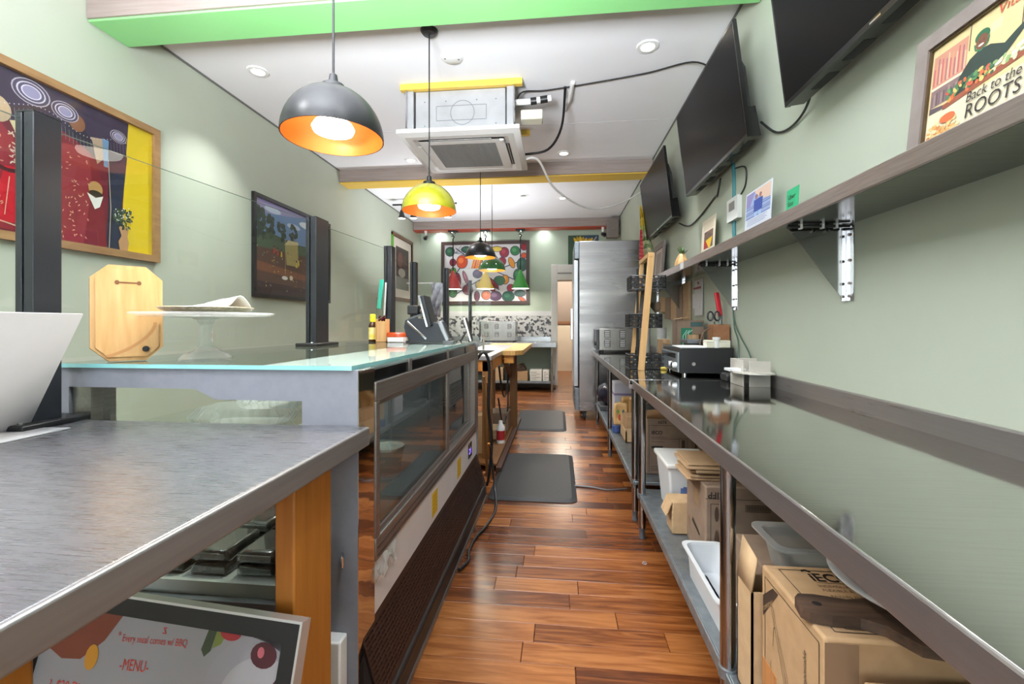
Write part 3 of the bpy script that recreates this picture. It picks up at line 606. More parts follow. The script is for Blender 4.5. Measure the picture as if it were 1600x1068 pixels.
for pts in ([(0.1, 0.35), (0.5, 0.9), (0.9, 1.2)], [(0.6, 1.2), (0.95, 0.75), (1.5, 0.5)], [(0.2, 0.15), (0.8, 0.5), (1.2, 0.3)], [(1.0, 1.15), (1.3, 0.75), (1.7, 0.9)], [(0.3, 1.15), (0.5, 1.0), (0.75, 0.95)]):
    a.line(P, pts, 0.02, e, cc('35415c'))
for i in range(5): a.line(P, [(0.28, 1.05), (0.42+0.03*i, 1.2-0.05*i)], 0.008, e, cc('4a5568'))
for args in ((0.18, 1.08, 0.09, 0.09, '2f5a44', '41785a'), (0.52, 1.12, 0.10, 0.06, '2c5844', '3c7058'), (0.43, 0.87, 0.11, 0.13, 'd3502a', 'ee7d3f'), (0.24, 0.86, 0.06, 0.07, '8b2038', None), (0.14, 0.68, 0.06, 0.05, '8e2236', None), (0.25, 0.68, 0.05, 0.07, '4fb52f', None),
             (1.3, 1.05, 0.09, 0.10, '8c1d35', 'b13a50'), (1.52, 1.08, 0.09, 0.09, '2d7a46', '4b9b60'), (1.7, 1.16, 0.06, 0.07, '9a1c30', None), (1.7, 0.98, 0.05, 0.05, 'd9542c', None), (1.26, 0.87, 0.07, 0.08, '93233c', None), (1.45, 0.84, 0.05, 0.11, 'd98f22', None, 0.4),
             (1.66, 0.8, 0.10, 0.13, '2b5546', '3b6d58'), (1.58, 0.58, 0.09, 0.13, '2c6a46', '3f8a5d'), (1.32, 0.5, 0.07, 0.09, 'd98a2b', 'e8a54a'), (1.2, 0.48, 0.11, 0.09, '2f6a44', None), (1.05, 0.44, 0.05, 0.17, '7e1d3a', 'a23a55', 0.85), (1.0, 0.36, 0.04, 0.16, '8e2a40', None, 0.8),
             (1.43, 0.33, 0.07, 0.07, 'b02440', None), (1.12, 0.17, 0.12, 0.09, '4f2b52', '6d4670'), (1.38, 0.16, 0.12, 0.10, '2b5a48', '3f7a60'), (0.93, 0.19, 0.09, 0.09, 'd9602c', 'ee8a4d'), (0.74, 0.17, 0.05, 0.10, '6b1d35', None), (1.62, 0.22, 0.11, 0.06, '2c5a55', None), (1.66, 0.1, 0.08, 0.03, 'd66a4d', None, -0.6),
             (0.5, 0.55, 0.035, 0.14, '8e2a44', 'b8607a', 0.35), (0.36, 0.52, 0.04, 0.12, '9b3048', None, 0.2), (0.22, 0.48, 0.07, 0.06, '7e1d3a', None), (0.75, 0.62, 0.09, 0.08, '49355c', '6a5580'), (0.55, 0.3, 0.1, 0.1, '8f5560', None), (0.8, 0.4, 0.09, 0.08, 'c9a03a', 'e2c265'), (1.15, 1.12, 0.1, 0.05, 'd9c04a', None),
             (0.24, 0.24, 0.08, 0.09, '4d7a52', '6a9a6c'), (0.9, 0.93, 0.06, 0.06, 'b03a3a', None)):
    blob(*args)
for i in range(5): e += 4e-5; a.poly(P, [(0.62+i*0.045, 0.73), (0.66+i*0.045, 0.73), (0.72+i*0.05, 1.0), (0.69+i*0.05, 1.0)], e, cc(('ee8a1f', 'd9701a')[i % 2]))
e += 4e-5; a.poly(P, [(0.9, 0.78), (1.0, 0.95), (1.08, 0.92), (1.0, 0.72)], e, cc('c23c34'))
part('canvas', a, None, t)
P = Plane((0.2, YB, 2.36), (1, 0, 0), (0, 0, 1))
t = thing('banana_picture', 'small picture of yellow bananas on the back wall above the fridge', 'picture', (0.5, YB, 2.36))
a = MB(); a.prism([(0, 0), (0.6, 0), (0.6, 0.6), (0, 0.6)], 0, 0.02, P, C('35523a')); a.rect(P, 0.3, 0.59, 0.3, 0.59, 0.021, C('2f4a6a'))
for i in range(7): a.ell(P, 0.16+0.045*i, 0.47+0.02*math.sin(i), 0.03, 0.1, 0.0215+i*2e-4, C(('d9b52e', 'c49a22')[i % 2]), 12, 0.5-0.17*i)
a.poly(P, [(0.38, 0.3), (0.57, 0.56), (0.55, 0.58), (0.42, 0.4)], 0.024, C('a8a294'))
part('canvas', a, None, t)
# loudspeaker and small cameras by the red beam
t = thing('loudspeaker', 'grey-brown box loudspeaker at the end of the red beam', 'speaker', (1.0, 8.33, 2.78))
part('cabinet', MB().box(0.89, 1.10, 8.24, 8.42, 2.78, 3.11), M_framegrey, t, bev=0.008)
part('grille', MB().box(0.905, 1.085, 8.234, 8.24, 2.80, 3.09), mat('speaker_grille', '7d746e', 0.8), t)
part('badge', MB().box(0.98, 1.02, 8.231, 8.234, 2.94, 2.95), M_chrome, t)
part('wall_arm', MB().cyl((1.05, 8.4, 2.9), (1.14, 8.5, 2.9), 0.02, n=8), M_black, t)
for x, lb, lz in ((0.84, 'small black dome camera under the red beam beside the loudspeaker', 2.93), (-2.58, 'small white and black camera under the left end of the red beam', 2.93)):
    t = thing('security_camera', lb, 'camera', (x, 8.5, 2.85), group='small cameras under the red beam')
    part('mount', MB().cyl((x, 8.5, 3.02), (x, 8.5, lz), 0.03, 0.02, 12), M_white, t)
    part('camera_body', MB().cyl((x, 8.54, 2.9), (x+0.02, 8.40, 2.86), 0.035, 0.04, 14), M_black, t)
    part('lens', MB().cyl((x+0.02, 8.402, 2.86), (x+0.021, 8.395, 2.858), 0.02, n=12), M_blackgloss, t)

# ---------------------------------------------------------------- left steel table
TX, TY, TZ = -0.512, 1.17, 0.92
t = thing('steel_table', 'scratched stainless steel table on orange wooden legs at lower left', 'table', (-1.2, 0.5, 0), group=None)
part('tabletop', MB().box(-1.95, TX-0.006, -0.15, TY, TZ-0.02, TZ), M_steelworn, t, bev=0.004, seg=3)
part('turned_edge', MB().box(TX-0.02, TX, -0.15, TY, TZ-0.05, TZ-0.0004), noisy('turned_edge_steel', 'a5a3a3', '9b9999', (2, 1, 30), 3, 2, 0.34, 0.4, metal=0.8, coord='World'), t, bev=0.004, seg=3)
part('far_edge', MB().box(-1.95, TX-0.02, TY-0.012, TY-0.0005, TZ-0.05, TZ-0.02), M_steeledge, t)
part('under_frame', MB().box(-1.85, -0.61, 0.28, 0.32, 0.79, 0.87).box(-1.85, -0.61, 1.0, 1.04, 0.79, 0.87), M_legwood, t)
for x0, x1, y0, y1 in ((-0.607, -0.562, 0.90, 1.057), (-0.607, -0.562, 0.268, 0.425), (-1.9, -1.855, 0.90, 1.057), (-1.9, -1.855, 0.268, 0.425)):
    part('leg', MB().box(x0, x1, y0, y1, 0, 0.87), M_legwood, t, bev=0.004)
# menu board leaning under it
o_ = Vector((-1.19, 0.745, 0.004)); P = Plane(o_, (0.666, -0.065, 0), (0.0165, 0.169, 0.6))
t = thing('menu_board', 'black framed menu board with red handwriting leaning under the steel table', 'sign', tuple(o_+Vector((0.33, 0, 0))))
W, H = 0.669, 0.62
part('frame', MB().frame(P, 0, W, 0, H, 0.035, -0.012, 0.012, mat('black_gloss_frame', '0c0c0c', 0.45)), None, t, bev=0.003)
part('edge_trim', MB().frame(P, -0.004, W+0.004, -0.004, H+0.004, 0.005, -0.014, 0.013, mat('silver_edge', 'c9c9c9', 0.3, 0.6)), None, t)
a = MB(); e = 0.002; g = 0.035
a.prism([(g, g), (W-g, g), (W-g, H-g), (g, H-g)], -0.008, e, P, C('959396', 0.3))
ink = C('c23a2a'); 
text(a, 'Every meal comes w/ BBQ', P, 0.245, 0.535, 0.0195, ink, e+.0008, 0.05, rot=0.06, sx=0.78); text(a, '*', P, 0.232, 0.538, 0.02, ink, e+.0008)
text(a, '-MENU-', P, 0.255, 0.484, 0.03, ink, e+.0008, 0.05, rot=0.06, sx=0.72)
text(a, '?  $20 Dinner', P, 0.085, 0.424, 0.03, ink, e+.0008, 0.05, rot=0.06, sx=0.75)
a.line(P, [(0.343, 0.562), (0.352, 0.562), (0.344, 0.572), (0.352, 0.572)], 0.002, e+.0008, ink)
def half(cx_, cy_, rx, ry, h, m): a.poly(P, [(min(W-g, cx_+rx*math.cos(2*PI*i/40)), cy_+ry*math.sin(2*PI*i/40)) for i in range(40)], h, m)
half(0.60, 0.475, 0.135, 0.115, e+.0004, C('98959b', 0.3)); half(0.6, 0.47, 0.095, 0.08, e+.0006, C('a9a6ab', 0.3))
a.poly(P, [(W-g, 0.6), (W-g, 0.36), (0.615, 0.36), (0.6, 0.36)], e+.0003, C('98959b', 0.3))
a.poly(P, [(0.455, 0.585), (0.475, 0.585), (0.468, 0.545), (0.455, 0.533), (0.445, 0.545)], e+.0007, C('39462c')); a.poly(P, [(0.47, 0.585), (0.50, 0.585), (0.49, 0.56), (0.472, 0.55)], e+.00065, C('77833a'))
a.ell(P, 0.508, 0.582, 0.025, 0.014, e+.0009, C('a3262a')); a.poly(P, [(0.53, 0.585), (W-g, 0.585), (W-g, 0.56), (0.6, 0.575)], e+.0004, C('241c20'))
a.ell(P, 0.592, 0.553, 0.03, 0.023, e+.001, C('4a1620'), 16); a.ell(P, 0.585, 0.557, 0.008, 0.01, e+.0012, C('c0606a'), 10)
a.ell(P, 0.58, 0.43, 0.06, 0.03, e+.001, C('3a1820'), 18); a.line(P, [(0.58, 0.44), (0.60, 0.47), (W-g, 0.52)], 0.006, e+.0012, C('4a1a22'))
a.poly(P, [(0.06, 0.5), (0.10, 0.485), (0.15, 0.49), (0.20, 0.53), (0.235, 0.585), (0.06, 0.585)], e+.0007, C('7a3a22'))
a.ell(P, 0.178, 0.497, 0.017, 0.024, e+.001, C('c98a1f'), 14)
part('printed_sheet', a, None, t)
# bent white counter sign
t = thing('counter_sign', 'blank white bent sign holder seen from behind on the steel table', 'sign', (-1.36, 0.75, TZ))
sp = MB(); prof = [(-1.295, TZ+0.001), (-1.42, TZ+0.001), (-1.26, 1.228), (-1.264, 1.230), (-1.426, TZ+0.003), (-1.426, TZ+0.004), (-1.295, TZ+0.005)]
sp.raw([(-1.295, 0.4, TZ), (-1.295, 1.06, TZ), (-1.425, 1.06, TZ), (-1.425, 0.4, TZ), (-1.26, 1.06, 1.228), (-1.26, 0.4, 1.228)], [(0, 1, 2, 3), (3, 2, 4, 5)])
so = part('bent_sheet', sp, noisy('white_sign_sheet', 'c6c6ca', 'bfbfc3', (1, 1, 1), 6, 3, 0.4, coord='World'), t)
mo = so.modifiers.new('thickness', 'SOLIDIFY'); mo.thickness = 0.004; mo.offset = 1

# ---------------------------------------------------------------- refrigerated display case
KX0, KX1, KY0, KY1 = -1.50, -0.555, 1.19, 3.05
t = thing('display_case', 'glass-topped refrigerated display case with sliding doors and brown grille', 'display case', (-1.0, 2.1, 0))
gt = part('glass_top', MB().box(KX0, KX1-0.02, KY0-0.002, KY1, 1.0705, 1.0825), M_glasstop, t)
part('white_top_panel', MB().box(-0.93, KX1-0.025, KY0+0.004, KY1-0.04, 1.060, 1.0695), mat('white_top_panel', 'f0f0f2', 0.4), t)
et = MB(); et.box(KX0, KX1-0.02, KY0-0.006, KY0-0.002, 1.0705, 1.0825).box(KX1-0.02, KX1-0.016, KY0-0.006, KY1, 1.0705, 1.0825)
part('glass_edge', et, M_teal, t)
Pe = Plane((0, KY0, 0), (1, 0, 0), (0, 0, 1))
ep = MB()
ep.prism([(KX0, 1.07), (KX0, 0.12), (-1.46, 0.12), (-1.46, 1.012), (-1.05, 1.012), (-0.985, 0.982), (-0.72, 0.982), (-0.72, 0.4), (-0.70, 0.12), (KX1-0.001, 0.12), (KX1-0.001, 1.07)], -0.02, 0, Pe)
ep.prism([(-1.46, 0.12), (-0.70, 0.12), (-0.72, 0.40), (-1.46, 0.40)], -0.018, 0, Pe)
part('end_frame', ep, M_greymet, t, bev=0.002)
part('end_glass', MB().box(-1.46, -0.72, KY0+0.006, KY0+0.010, 0.40, 1.012), M_glass, t)
part('end_trim', MB().box(-1.46, -1.40, KY0+0.012, KY0+0.05, 0.12, 1.07).box(-1.36, -1.335, KY0+0.012, KY0+0.03, 0.4, 1.012), M_alu, t)
part('end_foot_block', MB().box(-0.635, -0.585, KY0-0.045, KY0-0.001, 0.0, 0.34), M_white, t, bev=0.005)
part('latch_hook', MB().tube([(-0.60, KY0-0.002, 0.56), (-0.592, KY0-0.016, 0.555), (-0.592, KY0-0.016, 0.53), (-0.60, KY0-0.004, 0.525)], 0.004, 6), M_chrome, t)
part('far_end', MB().box(KX0, KX1, KY1-0.03, KY1, 0.1, 1.07), M_greymet, t)
part('customer_front_glass', MB().box(KX0+0.01, KX0+0.016, KY0+0.05, KY1-0.03, 0.45, 1.07), M_glass, t)
part('customer_front_base', MB().box(KX0, KX0+0.03, KY0, KY1-0.03, 0.1, 0.45), M_greymet, t)
part('interior_deck', MB().box(KX0+0.03, KX1-0.03, KY0+0.02, KY1-0.03, 0.36, 0.39), mat('grey_case_deck', '85868a', 0.35), t, bev=0.004)
part('interior_shelf', MB().box(KX0+0.05, -0.80, KY0+0.02, KY1-0.05, 0.855, 0.863), M_glass, t)
part('dark_filler', MB().box(KX0+0.03, KX1-0.06, KY0+0.03, KY1-0.03, 0.1, 0.355), M_darkgrey, t)  # dark block added inside so the interior stays dark behind the doors
part('mirror_post', MB().box(KX1-0.02, KX1, KY0+0.002, KY0+0.115, 0.06, 1.068), M_mirror, t, bev=0.002)
part('header_strip', MB().box(KX1-0.03, KX1-0.006, KY0+0.115, KY1-0.03, 1.022, 1.0595), mat('dark_glass_strip', '131417', 0.1), t)
for y in (1.62, 2.2, 2.66): part('header_clip', MB().box(KX1-0.006, KX1, y, y+0.035, 1.015, 1.07), M_alu, t, bev=0.003)
DY0, DY1 = KY0+0.115, KY1-0.02
part('door_head_rail', MB().box(KX1-0.05, KX1+0.004, DY0, DY1, 0.962, 1.022), M_alu, t, bev=0.003)
part('door_sill_rail', MB().box(KX1-0.05, KX1+0.004, DY0, DY1, 0.475, 0.545), M_alu, t, bev=0.004)
part('sill_track', MB().box(KX1+0.0045, KX1+0.006, DY0+0.01, DY1-0.1, 0.488, 0.493).box(KX1+0.0045, KX1+0.006, DY0+0.01, DY1-0.1, 0.512, 0.516), mat('track_groove', '3c3a39', 0.5), t)
part('door_jamb', MB().box(KX1-0.05, KX1+0.004, DY0, DY0+0.03, 0.545, 0.962), M_alu, t, bev=0.002)
part('door_jamb', MB().box(KX1-0.05, KX1+0.006, DY1-0.11, DY1, 0.475, 1.022), M_alu, t, bev=0.002)
for y0, y1, x in ((DY0+0.03, 2.26, KX1-0.014), (2.22, DY1-0.11, KX1-0.036)):
    dr = part('sliding_door', MB().box(x-0.008, x+0.008, y0, y0+0.022, 0.545, 0.962).box(x-0.008, x+0.008, y1-0.04, y1, 0.545, 0.962).box(x-0.008, x+0.008, y0+0.022, y1-0.04, 0.545, 0.562).box(x-0.008, x+0.008, y0+0.022, y1-0.04, 0.945, 0.962), M_alu, t, bev=0.0015)
    part('door_glass', MB().box(x-0.003, x+0.003, y0+0.022, y1-0.04, 0.562, 0.945), M_doorglass, dr)
part('lower_panel', MB().box(KX1-0.03, KX1-0.004, DY0, DY1-0.01, 0.305, 0.475), noisy('pale_grey_panel', 'd9d6d6', 'd0cdcd', (1, 1, 1), 5, 3, 0.38, coord='World'), t, bev=0.003)
Pa = Plane((KX1-0.004, DY1-0.01, 0.305), (0, -1, 0), (0, 0, 1))   # faces the aisle (+X): u runs towards -Y
Pa = Plane((KX1-0.004, DY0, 0.305), (0, 1, 0), (0, 0, 1))
cp = part('controller', MB().prism([(1.43, 0.05), (1.53, 0.05), (1.53, 0.14), (1.43, 0.14)], 0, 0.004, Pa, M_blackgloss), None, t)
a = MB(); text(a, '2.1', Pa, 1.445, 0.075, 0.05, emit('purple_digits', '8c6cff', 3), 0.005); part('display_digits', a, None, cp)
for y0, y1 in ((0.63, 0.72), (1.13, 1.22)):
    st = part('warning_sticker', MB().prism([(y0, 0.03), (y1, 0.03), (y1, 0.135), (y0, 0.135)], 0, 0.0008, Pa, C('d8b21f')), None, t)
    a = MB()
    for i in range(5): a.rect(Pa, y0+0.012, y1-0.012, 0.045+0.017*i, 0.049+0.017*i, 0.0012, C('a8841a'))
    part('sticker_print', a, None, st)
# torn clear film at the near end of the panel
tf = MB(); rr = random.Random(5)
grid = [[Pa.pt(0.0+0.16*i/6, 0.10+0.06*j/4+0.02*math.sin(i*1.7+j), 0.003+0.012*abs(math.sin(i*2.1+j*1.3))) for j in range(5)] for i in range(7)]
for i in range(6):
    for j in range(4):
        if (i+j) % 5 != 4: tf.face([grid[i][j], grid[i+1][j], grid[i+1][j+1], grid[i][j+1]])
part('torn_film', tf, glass_thin('milky_film', (0.95, 0.97, 0.96), 1.45, 0.1, 0.45, 'eef2ef', 0.2), t)
gr = MB(); gx0, gz0, gx1, gz1 = KX1-0.004, 0.305, -0.502, 0.115
part('grille_back', MB().raw([(gx0-0.01, DY0-0.08, gz0), (gx0-0.01, DY1, gz0), (gx1-0.012, DY1, gz1), (gx1-0.012, DY0-0.08, gz1)], [(0, 1, 2, 3)]).raw([(gx0-0.01, DY0-0.08, gz0), (gx1-0.012, DY0-0.08, gz1), (gx0-0.01, DY0-0.08, gz1)], [(0, 1, 2)]), mat('grille_dark', '1a1210', 0.6), t)
n = 15
for i in range(n):
    f = i/(n-1); x = gx0+(gx1-gx0)*f; z = gz0+(gz1-gz0)*f; wd = 0.007 if 0 < i < n-1 else 0.02
    gr.bar((x, DY0-0.08, z), (x, DY1, z), wd, 0.004, (0.9, 0, 0.3))
for i in range(60):
    y = DY0-0.08+(DY1-DY0+0.08)*i/59; gr.bar((gx0, y, gz0), (gx1, y, gz1), 0.006, 0.003, (0.9, 0, 0.3))
part('grille_mesh', gr, M_grille, t, kind='stuff')
part('bumper_rail', MB().cyl((-0.50, DY0-0.06, 0.10), (-0.50, DY1-0.1, 0.10), 0.016, n=10), M_darkbase, t)
part('base_plinth', MB().box(KX0+0.05, -0.495, KY0-0.06, KY1, 0.0, 0.085), M_darkbase, t, bev=0.004)
part('plinth_strip', MB().box(-0.495, -0.49, KY0-0.06, KY1, 0.0, 0.02), M_alu, t)
cable('power_cable', 'black power cord looping out on the floor beside the display case', [(-0.47, 3.07, 0.35), (-0.44, 3.05, 0.1), (-0.40, 2.85, 0.012), (-0.42, 2.6, 0.012), (-0.455, 2.45, 0.012), (-0.465, 2.3, 0.012), (-0.45, 2.2, 0.012), (-0.475, 2.1, 0.02)], 0.008, M_black)
# things inside the case
def clamshell(x, y, z, w_, d_, h_, label, tilt=0.0):
    q = thing('clamshell_box', label, 'container', (x, y, z), (0, tilt, 0.1), group='clear ridged clamshells in the case', local=True)
    b = MB()
    for k in range(20):
        a0 = 2*PI*k/20; a1 = 2*PI*(k+1)/20
    def ridged(s, z0, z1, f0, f1):
        mb = MB(); n = 60; r0, r1 = [], []
        for i in range(n):
            an = 2*PI*i/n; cx_, sy_ = math.cos(an), math.sin(an); k = 1/max(abs(cx_), abs(sy_)); k = min(k, 1.2)
            rg = 1+0.03*(-1)**i
            r0.append((w_/2*cx_*k*f0*rg, d_/2*sy_*k*f0*rg, z0)); r1.append((w_/2*cx_*k*f1*rg, d_/2*sy_*k*f1*rg, z1))
        mb.raw(r0+r1, [(i, (i+1) % n, n+(i+1) % n, n+i) for i in range(n)]+[tuple(range(n, 2*n)) if s else tuple(range(n-1, -1, -1))])
        return mb
    part('base', ridged(0, 0, h_*0.5, 0.88, 1.0), M_clearpl, q, smooth=10); part('lid', ridged(1, h_*0.5, h_, 1.02, 0.86), M_clearpl, q, smooth=10)
clamshell(-1.06, 1.42, 0.8632, 0.30, 0.2, 0.06, 'clear ridged clamshell lying on the case shelf, left one')
clamshell(-0.96, 1.44, 0.9245, 0.20, 0.2, 0.04, 'clear ridged clamshell stacked on top of another in the case', 0.0)
clamshell(-0.93, 1.80, 0.8632, 0.24, 0.2, 0.077, 'clear clamshell box farther inside the case behind the other clamshells')
tr = thing('food_tray', 'large white plastic tray of dark packages at the bottom of the case', 'tray', (-1.05, 1.45, 0.39))
part('tray', MB().prism([(-1.38, 1.24), (-0.78, 1.24), (-0.74, 1.28), (-0.74, 1.7), (-1.38, 1.7)], 0.39, 0.405).frame(Plane((0, 0, 0), (1, 0, 0), (0, 1, 0)), -1.39, -0.73, 1.23, 1.71, 0.012, 0.39, 0.43), mat('white_tray', 'dddddc', 0.3), tr, bev=0.003)
rr = random.Random(11)
M_pack = noisy('dark_food_pack', '2a2522', '4b433e', (1, 1, 1), 18, 4, 0.18, coord='World', Coat_Weight=1.0)
k = 0
for r_ in range(2):
    for i in range(4):
        x = -1.32+i*0.155; y = 1.30+r_*0.2; z = 0.405
        for lay in range(2):
            k += 1
            b = MB().box(x, x+0.13, y, y+0.17, z+0.042*lay, z+0.042*lay+0.04)
            b.v = [v+Vector((rr.uniform(-0.008, 0.008), rr.uniform(-0.008, 0.008), rr.uniform(-0.006, 0.004) if v.z > z+0.042*lay+0.02 else 0)) for v in b.v]
            q = thing('packaged_food', 'wrapped dark food pack on the white tray, %s row, %s, %s layer' % (('front', 'back')[r_], ('leftmost', 'second from left', 'third from left', 'rightmost')[i], ('lower', 'upper')[lay]), 'package', (x+0.06, y+0.08, z+0.042*lay), group='wrapped dark food packs in the case')
            part('pack', b, M_pack, q, bev=0.012, seg=2)
            part('seal_strip', MB().box(x+0.01, x+0.12, y-0.004, y, z+0.042*lay+0.012, z+0.042*lay+0.03), M_clearpl, q)
for x, y, s, lb in ((-1.15, 2.2, 1.0, 'white deli tub standing in the case behind the first sliding door'), (-0.95, 2.4, 0.8, 'smaller white deli tub in the case by the door middle')):
    q = thing('deli_tub', lb, 'tub', (x, y, 0.39), group='deli tubs inside the case')
    part('tub', MB().lathe([(0, 0), (0.09*s, 0.0), (0.115*s, 0.15*s), (0.112*s, 0.15*s)], (x, y, 0.39), 24), M_frost, q); part('lid', MB().lathe([(0, 0.165*s), (0.118*s, 0.165*s), (0.12*s, 0.148*s)], (x, y, 0.39), 24), M_white, q)

# ---------------------------------------------------------------- sneeze guard
def guard_post(label, x, y, z0, z1, w_=0.056, d_=0.07, base=True):
    q = thing('guard_post', label, 'post', (x, y, z0), group='dark posts of the sneeze guard')
    m = M_blackmet
    b = MB().box(x-w_/2, x-w_/2+0.02, y-d_/2, y+d_/2, z0, z1).box(x-w_/2+0.026, x+w_/2, y-d_/2, y+d_/2, z0, z1).box(x-w_/2+0.02, x-w_/2+0.026, y-d_/2+0.012, y+d_/2-0.012, z0, z1)
    part('post', b, m, q, bev=0.002)
    part('cap', MB().box(x-w_/2, x+w_/2, y-d_/2, y+d_/2, z1, z1+0.004), M_black, q)
    if base:
        part('base_plate', MB().box(x-w_/2-0.03, x+w_/2+0.035, y-d_/2-0.05, y+d_/2+0.05, z0, z0+0.016), M_black, q, bev=0.004)
        part('bolt', MB().cyl((x+0.02, y-d_/2-0.025, z0+0.016), (x+0.02, y-d_/2-0.025, z0+0.022), 0.008, n=8), M_chrome, q)
    return q
gp = [(-1.436, 1.10, 0.92, 1.775), (-1.32, 2.33, 1.0825, 1.775), (-1.255, 3.22, 0.93, 1.775)]
guard_post('tall dark sneeze guard post on the steel table at far left', -1.436, 1.095, 0.92, 1.775)
guard_post('dark sneeze guard post before the landscape painting', -1.32, 2.33, 1.0825, 1.775, 0.06, 0.13, True)
guard_post('third dark sneeze guard post, beside the wooden utensil holder', -1.255, 3.22, 0.925, 1.775, 0.06, 0.08, True)
guard_post('fourth dark sneeze guard post, left of the payment terminal', -1.22, 3.68, 0.925, 1.72, 0.05, 0.06, True)
def pane(label, a, b, z0, z1, name='glass_panel'):
    a, b = Vector(a), Vector(b); d = (b-a).normalized(); nn = Vector((-d.y, d.x, 0))*0.004
    vs = [(*(a.xy-nn.xy), z0), (*(b.xy-nn.xy), z0), (*(b.xy+nn.xy), z0), (*(a.xy+nn.xy), z0), (*(a.xy-nn.xy), z1), (*(b.xy-nn.xy), z1), (*(b.xy+nn.xy), z1), (*(a.xy+nn.xy), z1)]
    q = MB().raw(vs, [(3, 2, 1, 0), (0, 1, 5, 4), (2, 3, 7, 6)], M_glass); ed = mat('pane_edge', '8a9c92', 0.25, 0.0)
    q.face([vs[i] for i in (4, 5, 6, 7)], ed)
    for f in ((1, 2, 6, 5), (3, 0, 4, 7)): q.face([vs[i] for i in f], M_glass)
    return solo(name, label, 'glass panel', q, M_glass, group='clear panes of the sneeze guard')
pane('clear sneeze guard pane left of the near dark post', (-1.443, -0.1, 0), (-1.443, 1.055, 0), 0.95, 1.755)
pane('clear sneeze guard pane between the near post and the second post', (-1.443, 1.136, 0), (-1.327, 2.262, 0), 1.10, 1.755)
pane('clear sneeze guard pane between the second and third posts', (-1.327, 2.4, 0), (-1.262, 3.175, 0), 1.10, 1.755)
pane('clear sneeze guard pane between the third and fourth posts', (-1.257, 3.265, 0), (-1.225, 3.645, 0), 1.10, 1.70)
# counter the far posts stand on
t = thing('service_counter', 'low dark counter behind the display case carrying the far glass guard', 'counter', (-1.1, 3.7, 0))
part('counter_top', MB().box(-1.36, -0.95, 3.06, 4.42, 0.895, 0.925), M_steelgal, t, bev=0.003)
part('carcass', MB().box(-1.33, -0.97, 3.08, 4.40, 0.0, 0.895), M_darkgrey, t)
guard_post('dark guard post behind the payment terminal', -1.10, 4.30, 0.925, 1.745, 0.05, 0.06, True)
pane('clear glass guard pane facing the camera beyond the terminal', (-1.07, 4.30, 0), (-0.655, 4.30, 0), 0.95, 1.745)
guard_post('thin dark post behind the glass pane near the far toaster', -0.87, 4.36, 0.925, 1.63, 0.03, 0.03, True)

# ---------------------------------------------------------------- things on the case top
GZ = 1.0828
# octagonal maple board leaning on the post
u = Vector((0.62, 0.785, 0)); v = Vector((-0.06, 0.05, 0.98))
P = Plane((-1.395, 1.195, GZ+0.003), u, v); P.v = (P.v-P.u*P.v.dot(P.u)).normalized(); P.n = P.u.cross(P.v)
t = thing('cutting_board', 'octagonal maple cutting board leaning beside the near dark post', 'cutting board', (-1.38, 1.27, GZ))
W, H, c = 0.175, 0.30, 0.042
octo = lambda i: [(c, i), (W-c, i), (W-i, c), (W-i, H-c), (W-c, H-i), (c, H-i), (i, H-c), (i, c)]
part('board', MB().prism(octo(0), -0.026, 0, P, M_maple, M_maplend), None, t, bev=0.004)
part('bevelled_face', MB().prism(octo(0.012), 0, 0.004, P, M_maple), None, t, bev=0.0035)
hs = MB(); dk = mat('slot_brown', '6b4422', 0.7)
hs.ell(P, 0.062, 0.245, 0.006, 0.007, 0.0046, dk, 12).ell(P, 0.115, 0.245, 0.006, 0.007, 0.0046, dk, 12).rect(P, 0.062, 0.115, 0.2425, 0.2475, 0.0048, dk)
part('hanging_slot', hs, None, t)
ju = MB(); arc = [(0.035+0.12*math.sin(s_*0.98), 0.015+0.105*(1-math.cos(s_))**0.7) for s_ in [i*PI/2/14 for i in range(15)]]
ju.line(P, arc, 0.009, 0.0045, mat('maple_groove', 'b98450', 0.5)); part('juice_groove', ju, None, t)
part('rubber_foot', MB().cyl(P.pt(0.13, 0.035, 0.004), P.pt(0.13, 0.035, 0.008), 0.009, n=14), M_rubber, t)
# cake stand
cx_, cy_ = -1.137, 1.335
t = thing('cake_stand', 'clear cut-glass cake stand on the case top', 'cake stand', (cx_, cy_, GZ))
part('foot', MB().lathe([(0, 0.0), (0.072, 0.0), (0.074, 0.008), (0.06, 0.022), (0.035, 0.034), (0.022, 0.044), (0, 0.044)], (cx_, cy_, GZ), 16), M_clear, t, smooth=12)
part('stem', MB().lathe([(0.022, 0.044), (0.018, 0.06), (0.018, 0.115), (0.026, 0.13), (0.04, 0.137)], (cx_, cy_, GZ), 10), M_clear, t, smooth=12)
part('plate', MB().lathe([(0.0, 0.136), (0.05, 0.137), (0.17, 0.142), (0.195, 0.148), (0.197, 0.153), (0.17, 0.149), (0.0, 0.146)], (cx_, cy_, GZ), 48), M_clear, t)
t = thing('serving_dish', 'shallow gold-flecked textured dish on the glass cake stand', 'dish', (cx_+0.005, cy_, GZ+0.149))
part('dish', MB().lathe([(0, 0.001), (0.09, 0.001), (0.12, 0.012), (0.132, 0.02), (0.13, 0.023), (0.115, 0.016), (0.085, 0.007), (0, 0.007)], (cx_+0.005, cy_, GZ+0.149), 40), noisy('gold_flecked_glass', 'b9a98c', '7f7360', (1, 1, 1), 90, 3, 0.3, coord='World', Coat_Weight=0.5), t)
nb = MB(); gx = 14; gy = 8; rr = random.Random(4)
for i in range(gx+1):
    for j in range(gy+1):
        x = -0.10+0.22*i/gx; y = -0.055+0.11*j/gy*(0.4+0.6*i/gx); z = 0.012+0.045*(i/gx)**1.3*math.sin(PI*min(1, max(0.06, j/gy)))+rr.uniform(-0.002, 0.002)
        nb.v.append(Vector((cx_+x, cy_+y, GZ+0.153+z)))
